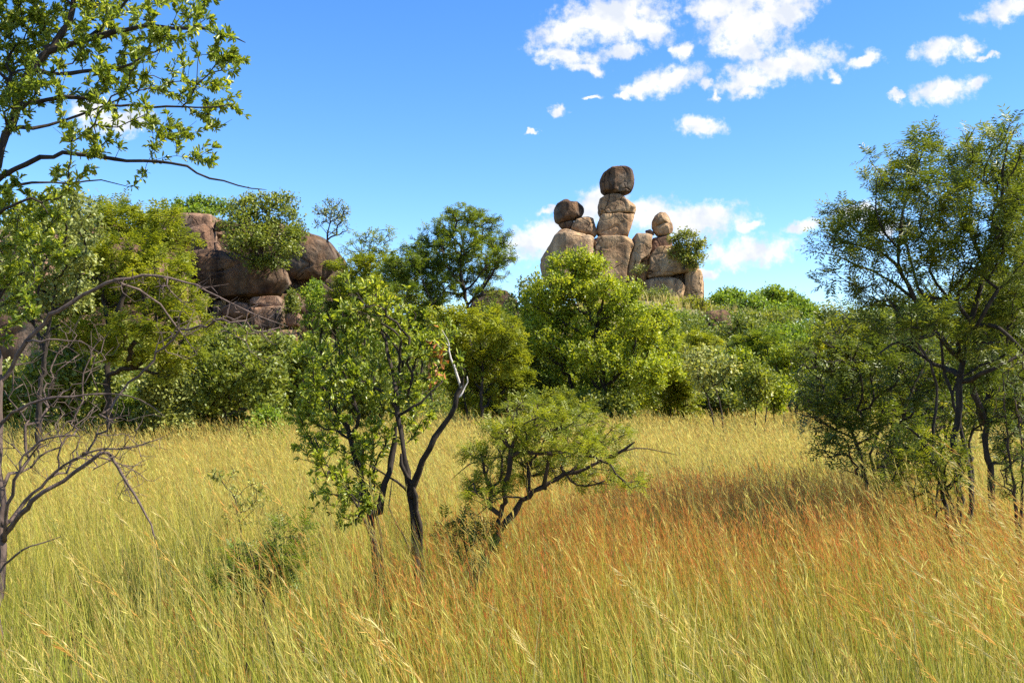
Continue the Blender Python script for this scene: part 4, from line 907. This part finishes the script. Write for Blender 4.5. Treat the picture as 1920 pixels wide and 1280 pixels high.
mid('olive_bush_tree', 'olive bushy tree with forked black stems where meadow meets trees', 31,
    [([(428,822,0),(422,780,0),(424,740,0),(432,700,0),(450,660,0)], .10, .03), ([(412,818,0),(395,790,0),(370,765,0),(352,740,0)], .06, .02), ([(424,745,0),(405,710,.2),(385,680,.2)], .05, .02, True)],
    [(440,640,60,32),(400,660,50,34),(490,660,45,34),(370,690,50,36),(440,690,70,40),(510,700,40,36),(360,740,40,34),(470,730,60,34),(420,740,50,30),(530,650,34,30),(500,745,40,26)], 520, 'simple', M_OLIVE, dens=1.35, size=1.9, per=5, spread=.5)
mid('umbrella_acacia', 'spreading umbrella acacia standing up against the sky', 56,
    [([(884,700,0),(882,640,0),(880,600,0),(874,560,0),(868,530,0),(862,490,0),(870,440,0)], .22, .06), ([(880,600,0),(890,560,.4),(905,535,.5),(925,500,.5)], .12, .04, True), ([(868,535,0),(840,505,-.5),(815,470,-.5)], .10, .03, True), ([(872,548,0),(900,515,-.6),(935,470,-.6)], .09, .03, True)],
    [(870,400,45,16),(840,420,45,20),(905,415,40,20),(810,450,45,20),(870,450,60,24),(930,450,34,20),(830,485,55,22),(900,485,55,22),(945,480,26,16),(870,515,60,20),(930,510,36,16),(800,500,36,18),(860,545,40,14),(920,545,30,14)],
    800, 'spray', M_ACACIA, dens=1.0, size=1.25, per=3, spread=.6, shift=.08, bf=.35, shell=.35)
mid('crooked_acacia', 'smaller crooked acacia tucked against the umbrella acacia', 54,
    [([(808,680,0),(808,620,0),(810,570,0),(800,545,0),(788,515,0),(782,490,0)], .12, .04), ([(810,572,0),(825,555,.3),(840,535,.3)], .06, .03, True)],
    [(780,465,30,14),(760,490,40,20),(800,490,40,20),(740,515,40,20),(785,525,55,22),(830,530,30,16),(750,545,40,18),(800,560,45,16)],
    420, 'spray', M_ACACIA, dens=1.1, size=1.25, per=3, spread=.6, shift=-.05)
mid('spindly_tree', 'thin light crowned tree with sky showing through beside the dome', 66,
    [([(685,560,0),(686,520,0),(690,480,0),(697,450,0),(710,425,0)], .09, .02), ([(687,500,0),(672,470,.3),(660,450,.3)], .05, .02, True)],
    [(690,445,36,16),(665,465,30,14),(715,440,26,16),(700,480,45,16),(660,490,30,14),(725,475,26,14)], 170, 'spray', M_ACACIA, dens=.5, size=1.7, per=2, spread=.6, shift=.15)
mid('low_acacia', 'low ochre-green acacia spreading below the spindly tree', 60,
    [([(690,700,0),(690,640,0),(685,590,0),(690,550,0)], .12, .03)],
    [(660,500,45,18),(700,495,45,18),(740,500,34,16),(670,530,60,20),(720,530,45,20),(650,555,40,18),(700,565,60,20),(750,560,30,20)], 380, 'spray', M_YELLOWG, dens=1.0, size=1.7, per=3, spread=.6, shift=-.1)
mid('bright_green_tree', 'big bright green tree in front of the balancing rocks', 42,
    [([(1132,790,0),(1134,740,0),(1130,700,0),(1120,650,0),(1110,600,0),(1090,540,0),(1070,500,0)], .20, .05), ([(1130,745,0),(1112,715,-.4),(1095,680,-.6),(1080,640,-.6)], .10, .03, True), ([(1133,730,0),(1160,700,-.3),(1185,665,-.6),(1195,620,-.6),(1195,580,-.6)], .10, .03, True), ([(1133,750,0),(1150,710,.4),(1170,650,.5)], .09, .03, True), ([(1190,668,-.6),(1215,670,-.8),(1240,672,-.8)], .05, .02, True)],
    [(1085,482,40,20),(1060,500,40,26),(1110,500,38,26),(1030,535,50,30),(1085,540,60,32),(1140,545,50,28),(1175,540,34,24),(1030,590,60,36),(1100,600,70,40),(1170,590,60,36),(1210,600,45,32),(1050,650,60,40),(1120,660,70,42),(1190,650,60,38),(1235,640,45,38),(1250,590,30,24),(1070,710,60,36),(1150,710,60,36),(1215,700,50,34),(1255,690,34,30),(1000,560,36,24),(1100,750,50,26),(1190,745,50,26),(1010,630,40,36)],
    1600, 'simple', M_BRIGHT, dens=2.2, size=1.8, per=5, spread=.4, shift=.1)
mid('dark_side_tree', 'darker green tree pressed against the big bright tree', 45,
    [([(1010,790,0),(1012,740,0),(1008,680,0),(1000,620,0)], .15, .04)],
    [(1000,540,36,22),(985,570,40,26),(1030,570,40,26),(1000,610,55,30),(1030,650,50,34),(975,650,45,34),(1010,700,60,36),(970,715,40,34),(1040,730,45,30),(1000,755,50,26)], 460, 'simple', M_DARKG, dens=1.7, size=2.1, per=5, spread=.5, shift=.0)
mid('yellow_green_bush', 'yellow-green feathery bush below the umbrella acacia', 37,
    [([(905,800,0),(902,740,0),(905,690,0),(900,640,0)], .11, .03), ([(880,805,0),(870,740,0),(860,690,0)], .08, .03)],
    [(860,600,45,24),(910,600,45,24),(950,620,40,26),(840,640,40,28),(890,650,60,32),(950,665,45,32),(860,690,55,34),(925,710,60,34),(830,600,30,18),(960,710,36,30),(880,740,50,30)], 560, 'spray', M_YELLOWG, dens=1.1, size=1.25, per=3, spread=.5, shift=.05)
mid('cliff_top_tree', 'rounded olive tree rooted on top of the dark overhang', 71,
    [([(490,500,0),(492,470,0),(495,440,0),(500,410,0)], .16, .05), ([(492,470,0),(520,440,.4),(540,420,.4)], .08, .03, True), ([(492,472,0),(465,440,-.4),(450,420,-.4)], .08, .03, True)],
    [(495,375,40,18),(460,390,36,22),(530,380,36,20),(440,415,34,24),(490,410,50,28),(545,410,34,24),(555,440,24,24),(460,445,50,26),(520,445,50,26),(490,475,50,22),(540,470,30,18),(440,460,26,18),(515,495,26,14),(485,500,26,12)],
    560, 'simple', M_OLIVE, dens=1.5, size=2.9, per=5, spread=.5, shift=.02, toground=False)
mid('flat_crown_tree', 'flat crowned tree rising behind the reddish slab', 86,
    [([(375,430,0),(375,405,0),(378,390,0)], .14, .05)],
    [(350,385,30,11),(385,378,34,11),(415,388,26,12),(370,398,45,10),(335,395,18,8)], 240, 'simple', M_CANOPY, dens=1.4, size=3.2, per=5, spread=.6, toground=False)
mid('slim_tree', 'slim open tree alone on the sunlit brow of the dome', 80,
    [([(614,458,0),(614,440,0),(618,420,0),(620,400,0)], .11, .03), ([(615,442,0),(630,430,.3),(642,420,.3)], .05, .02, True), ([(615,440,0),(602,425,-.3),(597,412,-.3)], .05, .02, True)],
    [(620,380,26,9),(600,392,18,12),(640,395,18,14),(620,405,30,14),(645,418,14,10),(598,418,14,10),(655,432,12,5),(632,436,18,6)], 210, 'simple', M_GREY, dens=.75, size=2.3, per=3, spread=.6, shift=-.2, toground=False, rt=.02)
mid('tower_bush', 'round-leaved bush growing out of the tower shoulder block', 117,
    [([(1283,505,0),(1284,490,0),(1288,470,0),(1292,450,0)], .15, .05), ([(1284,492,0),(1272,470,.3),(1268,455,.3)], .08, .03, True)],
    [(1290,440,22,10),(1272,450,20,12),(1305,455,18,12),(1285,465,30,14),(1312,475,12,14),(1268,475,16,14),(1290,485,26,12),(1306,495,12,10),(1316,460,9,8)], 260, 'simple', M_DARKG, dens=1.5, size=3.6, per=5, spread=.5, shift=.22, toground=False, cat='shrub')
mid('rock_shrub', 'tiny pale shrub growing from a crack low on the tower', 117,
    [([(1200,525,0),(1200,510,0),(1202,500,0)], .06, .03)], [(1200,500,13,7),(1192,508,10,6),(1210,502,8,5)], 50, 'simple', M_GREY, dens=1.3, size=2.6, per=4, toground=False, cat='shrub')
for lab, d, px, py, rx, ry, mt, sh in [
    ('small fresh green umbrella crown nearest the tower on the skyline', 112, 1366, 556, 34, 16, M_CANOPY, 0),
    ('wide fresh green umbrella crown highest on the skyline ridge', 114, 1455, 555, 48, 19, M_CANOPY, .05),
    ('broad green crown below the skyline umbrella crowns', 104, 1410, 578, 62, 24, M_CANOPY, .02),
    ('round green crown at the end of the skyline ridge', 108, 1500, 578, 34, 20, M_CANOPY, -.05)]:
    mid('ridge_tree', lab, d, [([(px, py+60, 0), (px, py+25, 0), (px-4, py+5, 0)], .25, .08), ([(px, py+25, 0), (px+rx*.5, py, .5)], .12, .05, True)],
        [(px-rx*.55, py+2, rx*.45, ry*.5), (px+rx*.5, py, rx*.5, ry*.5), (px, py-ry*.45, rx*.55, ry*.45), (px-rx*.2, py+ry*.35, rx*.6, ry*.4), (px+rx*.35, py+ry*.4, rx*.5, ry*.4), (px+rx*.8, py+ry*.3, rx*.25, ry*.3), (px-rx*.85, py+ry*.3, rx*.22, ry*.3)],
        300, 'simple', mt, dens=1.6, size=3.9, per=5, spread=.6, shift=sh, group='trees along the skyline ridge')
BUSH = [  # label, d, px, py, rx, ry, material, style, size, shift, name
 ('dark bush at the foot of the tower column', 108, 1225, 560, 45, 26, M_DARKG, 'simple', 3.2, .05, 'bush'),
 ('yellow-green bush between the tower column and the red-crested boulder', 100, 1300, 575, 40, 18, M_YELLOWG, 'simple', 3.0, .12, 'bush'),
 ('grey-green bush leaning on the red-crested boulder', 80, 1385, 622, 45, 32, M_OLIVE, 'simple', 2.8, .0, 'bush'),
 ('olive bush under the broad skyline crown', 90, 1440, 605, 60, 24, M_OLIVE, 'simple', 3.0, .05, 'bush'),
 ('mid-green bush beside the shadowed gully on the slope', 76, 1480, 630, 50, 30, M_CANOPY, 'simple', 2.7, -.05, 'bush'),
 ('feathery yellow bush below the red-crested boulder', 70, 1300, 645, 60, 22, M_YELLOWG, 'spray', 1.8, .1, 'bush'),
 ('soft green feathery bush in the middle of the slope', 62, 1420, 655, 60, 34, M_ACACIA, 'spray', 1.8, .12, 'bush'),
 ('pale green bush edging the slope above the meadow', 52, 1480, 680, 55, 42, M_BRIGHT, 'simple', 2.2, .0, 'bush'),
 ('dense green bush just behind the leaning sapling', 48, 1370, 700, 60, 48, M_BRIGHT, 'simple', 2.1, -.05, 'bush'),
 ('feathery bush hugging the big bright tree', 44, 1270, 730, 40, 46, M_YELLOWG, 'spray', 1.4, .05, 'bush'),
 ('bright leafy bush in the hollow beside the rock dome', 64, 588, 555, 24, 36, M_CANOPY, 'simple', 2.4, .15, 'bush'),
 ('grey-green bush growing in front of the pale slab of the outcrop', 68, 440, 640, 40, 24, M_OLIVE, 'simple', 2.5, .1, 'bush'),
 ('thin bush in the dark cleft under the domed boulder', 71, 585, 640, 34, 16, M_CANOPY, 'simple', 2.4, -.1, 'bush'),
 ('dark green bush wedged beside the tan block', 70, 545, 570, 18, 30, M_DARKG, 'simple', 2.4, .1, 'bush'),
 ('shaded bush in the gap below the domed boulder', 62, 640, 580, 40, 26, M_DARKG, 'spray', 1.8, .0, 'bush'),
 ('green-grey bush in front of the feathery acacia trunk', 30, 310, 720, 50, 50, M_GREY, 'simple', 1.8, -.08, 'bush'),
 ('shady bush behind the dead tree twigs', 28, 110, 720, 80, 60, M_OLIVE, 'simple', 1.9, -.05, 'bush'),
 ('dark thicket bush at the meadow edge behind the dead trunk', 33, 30, 740, 70, 60, M_DARKG, 'simple', 2.0, .05, 'bush'),
 ('light green feathery bush between dead twigs and the olive tree', 33, 270, 770, 60, 36, M_ACACIA, 'spray', 1.1, .1, 'bush'),
 ('leafy green bush filling behind the multi-stemmed shrub', 34, 560, 700, 60, 70, M_OLIVE, 'simple', 2.0, .1, 'bush'),
 ('low green bush in the meadow edge beside the olive tree', 29, 500, 790, 36, 26, M_CANOPY, 'simple', 1.6, .05, 'bush'),
 ('dark bush seen through the multi-stemmed shrub', 36, 690, 740, 80, 60, M_DARKG, 'simple', 2.1, .05, 'bush'),
 ('shaded bush beneath the yellow-green feathery bush', 40, 950, 750, 60, 40, M_DARKG, 'simple', 2.2, .0, 'bush'),
 ('yellowish bush glowing behind the thicket shrub', 34, 1600, 660, 90, 60, M_YELLOWG, 'spray', 1.3, .12, 'bush'),
 ('sunlit bush behind the dark trunk fork', 36, 1740, 670, 90, 80, M_BRIGHT, 'simple', 1.9, .05, 'bush'),
 ('sunlit bush behind the forked trunk', 34, 1880, 660, 80, 80, M_YELLOWG, 'spray', 1.3, .12, 'bush'),
 ('low bush closing the meadow behind the dark trunks', 40, 1840, 750, 110, 40, M_CANOPY, 'simple', 2.0, .0, 'bush'),
 ('low bush closing the meadow behind the thicket shrub', 42, 1560, 745, 60, 46, M_OLIVE, 'simple', 2.1, .0, 'bush'),
 ('tall dark bush on the slope behind the dark-trunked tree', 60, 1700, 600, 110, 50, M_OLIVE, 'simple', 2.6, .0, 'bush'),
 ('olive bush high on the slope at the frame edge', 58, 1880, 590, 80, 50, M_DARKG, 'simple', 2.5, .1, 'bush'),
 ('round bush on the slope behind the crooked acacia', 66, 790, 600, 60, 36, M_ACACIA, 'spray', 1.9, .0, 'bush'),
 ('low bush covering the bare crest right beside the red-crested boulder', 103, 1395, 592, 40, 16, M_CANOPY, 'simple', 3.0, .0, 'bush'),
 ('olive bush on the crest above the red-crested boulder', 104, 1345, 586, 34, 14, M_OLIVE, 'simple', 3.0, .1, 'bush'),
 ('spreading bush on the bare crest below the upright column', 106, 1215, 590, 50, 16, M_CANOPY, 'simple', 3.0, .05, 'bush'),
 ('bush crowding the tower column foot on its sunny side', 113, 1335, 575, 28, 14, M_CANOPY, 'simple', 3.2, .05, 'bush'),
 ('bush in front of the grey foot boulder of the tower', 110, 1170, 565, 34, 18, M_OLIVE, 'simple', 3.2, .1, 'bush'),
 ('long low bush between the bright tree and the red-crested boulder', 88, 1260, 602, 46, 18, M_CANOPY, 'simple', 3.0, .05, 'bush'),
 ('dim bush under the olive tree beside its black stems', 34, 400, 770, 60, 40, M_DARKG, 'simple', 2.0, .1, 'bush'),
 ('dark bush behind the thick trunk of the feathery acacia', 36, 200, 740, 70, 60, M_DARKG, 'simple', 2.0, .1, 'bush'),
 ('broad dark bush low beneath the big bright tree', 41, 1120, 765, 90, 34, M_DARKG, 'simple', 2.0, .05, 'bush'),
 ('twiggy olive bush behind the slanting acacia crown', 38, 1040, 770, 60, 36, M_OLIVE, 'spray', 1.3, .0, 'bush'),
 ('dark bush behind the twin stems of the young leaning tree', 46, 1360, 755, 60, 30, M_DARKG, 'simple', 2.2, .1, 'bush'),
 ('bush against the dark boulder by the umbrella acacia', 62, 940, 600, 40, 26, M_CANOPY, 'simple', 2.6, -.1, 'bush'),
]
for lab, d, px, py, rx, ry, mt, stl, size, sh, nm in BUSH:
    b = py+ry*0.95; gz = HOR+(CAMZ-float(ground((px-CX)/F*d, d)))*F/d; b = max(b, min(gz, b+60))
    st = [([(px+o*rx*.25, b, 0), (px+o*rx*.3, (b+py)/2, 0), (px+o*rx*.45, py, 0)], .0022*d, .0007*d) for o in (-1, .1, 1)]
    sk0 = min(b, gz-0.5*F/d); sr = max(ry*.3, 0.4*F/d)
    skirt = [(px+q*rx, min(sk0, py+ry*1.3), rx*.36, sr) for q in (-.75, -.35, 0, .35, .75)] if sk0 > py+ry*.35 else []
    dens = (1.3 if stl == 'simple' else .85)
    nn = int(np.clip(rx*ry*0.2, 120, 620))
    mid(nm, lab, d, st, auto(px, py, rx, ry, 11, .42)+skirt, nn, stl, mt, dens=dens, size=size, per=5 if stl == 'simple' else 3, shift=sh, spread=.55, cat='bush')
SAP = [('leaning young tree with two thin bare stems at the meadow edge', 33, 1330, 690, 55, 42, [(1338, 800), (1328, 750), (1310, 710), (1300, 690)], M_GREY, .12),
       ('straight young tree standing beside the leaning one', 36, 1420, 720, 40, 40, [(1416, 790), (1418, 750), (1415, 720)], M_OLIVE, .12),
       ('small leafy tree with a slim stem near the thicket shrub', 38, 1455, 735, 36, 36, [(1452, 790), (1450, 760), (1455, 735)], M_BRIGHT, -.02)]
for lab, d, px, py, rx, ry, tr, mt, sh in SAP:
    mid('young_tree', lab, d, [([(x, y, 0) for x, y in tr], .05, .02), ([(tr[0][0]+18, tr[0][1]+4, .2), (tr[1][0]+20, tr[1][1], .2), (tr[-1][0]+24, tr[-1][1], .2)], .045, .02)],
        auto(px, py, rx, ry, 8, .45), 220, 'simple', mt, dens=1.1, size=1.8, per=4, shift=sh, spread=.5)

# ------------------------------------------------------------------ the wood that fills the slope as one mass
def woodland():
    fols = [Fol() for _ in range(4)]; mats = [M_OLIVE, M_ACACIA, M_CANOPY, M_DARKG]
    r = np.random.default_rng(5); cnt = 0
    while cnt < 680:
        low = r.random() < .42
        d = r.uniform(37, 70) if (low and r.random() < .6) else r.uniform(46, 128); x = r.uniform(-.62, .62)*d; g = float(ground(x, d)); px = CX+F*x/d
        if px > 1130 and d < 52: cnt += .2; continue
        lim = 470 if px < 330 else 632 if px < 640 else 600 if px < 980 else 578 if px < 1300 else 575
        hgt = r.uniform(.7, 1.5) if low else r.uniform(1.8, 4.2)*(0.8+d/200); top = HOR-(g+hgt-CAMZ)*F/d
        if top < lim: 
            hgt = (HOR-lim)*d/F+CAMZ-g
            if hgt < 0.2: cnt += 0.3; continue
        if 360 < px < 640 and 66 < d < 84 : cnt += .2; continue
        k = int(r.integers(4)); w = hgt*r.uniform(.5, .8)+(.9 if low else .4)
        n = int(620*min(2.4, max(.35, w*hgt/5))); c = np.array((x, d, g+hgt*.44))
        nb = 7; bc = c+nrm(r.normal(0, 1, (nb, 3)))*np.array((w*.6, w*.6, hgt*.26)); br = r.uniform(.32, .55, nb)
        i = r.integers(0, nb, n); v = nrm(r.normal(0, 1, (n, 3))); P = bc[i]+v*(br[i]*(0.5+.5*r.random(n)))[:, None]*np.array((w, w, hgt*.72))
        s = .0026*d*r.uniform(.7, 1.4, n)
        tint = np.clip(.5+r.normal(0, .16, n)+r.normal(0, .1)+.1*r.normal(0, 1, nb)[i], 0, 1)
        leaves(fols[k], P, v+r.normal(0, .9, (n, 3)), v*.5+np.array((0, 0, .8))+r.normal(0, .7, (n, 3)), s, s*.6, tint)
        for q in range(3):
            b0 = np.array((x+r.normal(0, .2*w), d+r.normal(0, .2*w), g-.1)); e0 = c+r.normal(0, .3, 3)*w
            rad = .018*hgt; V = np.concatenate([b0+rad*np.array([[1, 0, 0], [-.5, .8, 0], [-.5, -.8, 0]]), e0+rad*.4*np.array([[1, 0, 0], [-.5, .8, 0], [-.5, -.8, 0]])])
            WT.add(V, np.array([[0, 1, 4], [0, 4, 3], [1, 2, 5], [1, 5, 4], [2, 0, 3], [2, 3, 5]]), np.zeros(6))
        cnt += 1
    Vs, Ts, ts, mi, n = [], [], [], [], 0
    for k, f in enumerate(fols+[WT]):
        V, T, t = f.arrays(); Vs.append(V); Ts.append(T+n); ts.append(t); mi.append(np.full(len(T), k)); n += len(V)
    o = mesh_np('woodland', np.concatenate(Vs), np.concatenate(Ts), mats+[M_BARK], tint=np.concatenate(ts), mi=np.concatenate(mi))
    tag(o, 'mixed green bush covering the hill slope below the rocks', 'woodland', kind='stuff'); STATS.append(('woodland', n))
WT = Fol()
woodland()
import os
if os.environ.get('SCENE_STATS'): print(STATS, sum(s[1] for s in STATS))
print('STATS', sum(s[1] for s in STATS))
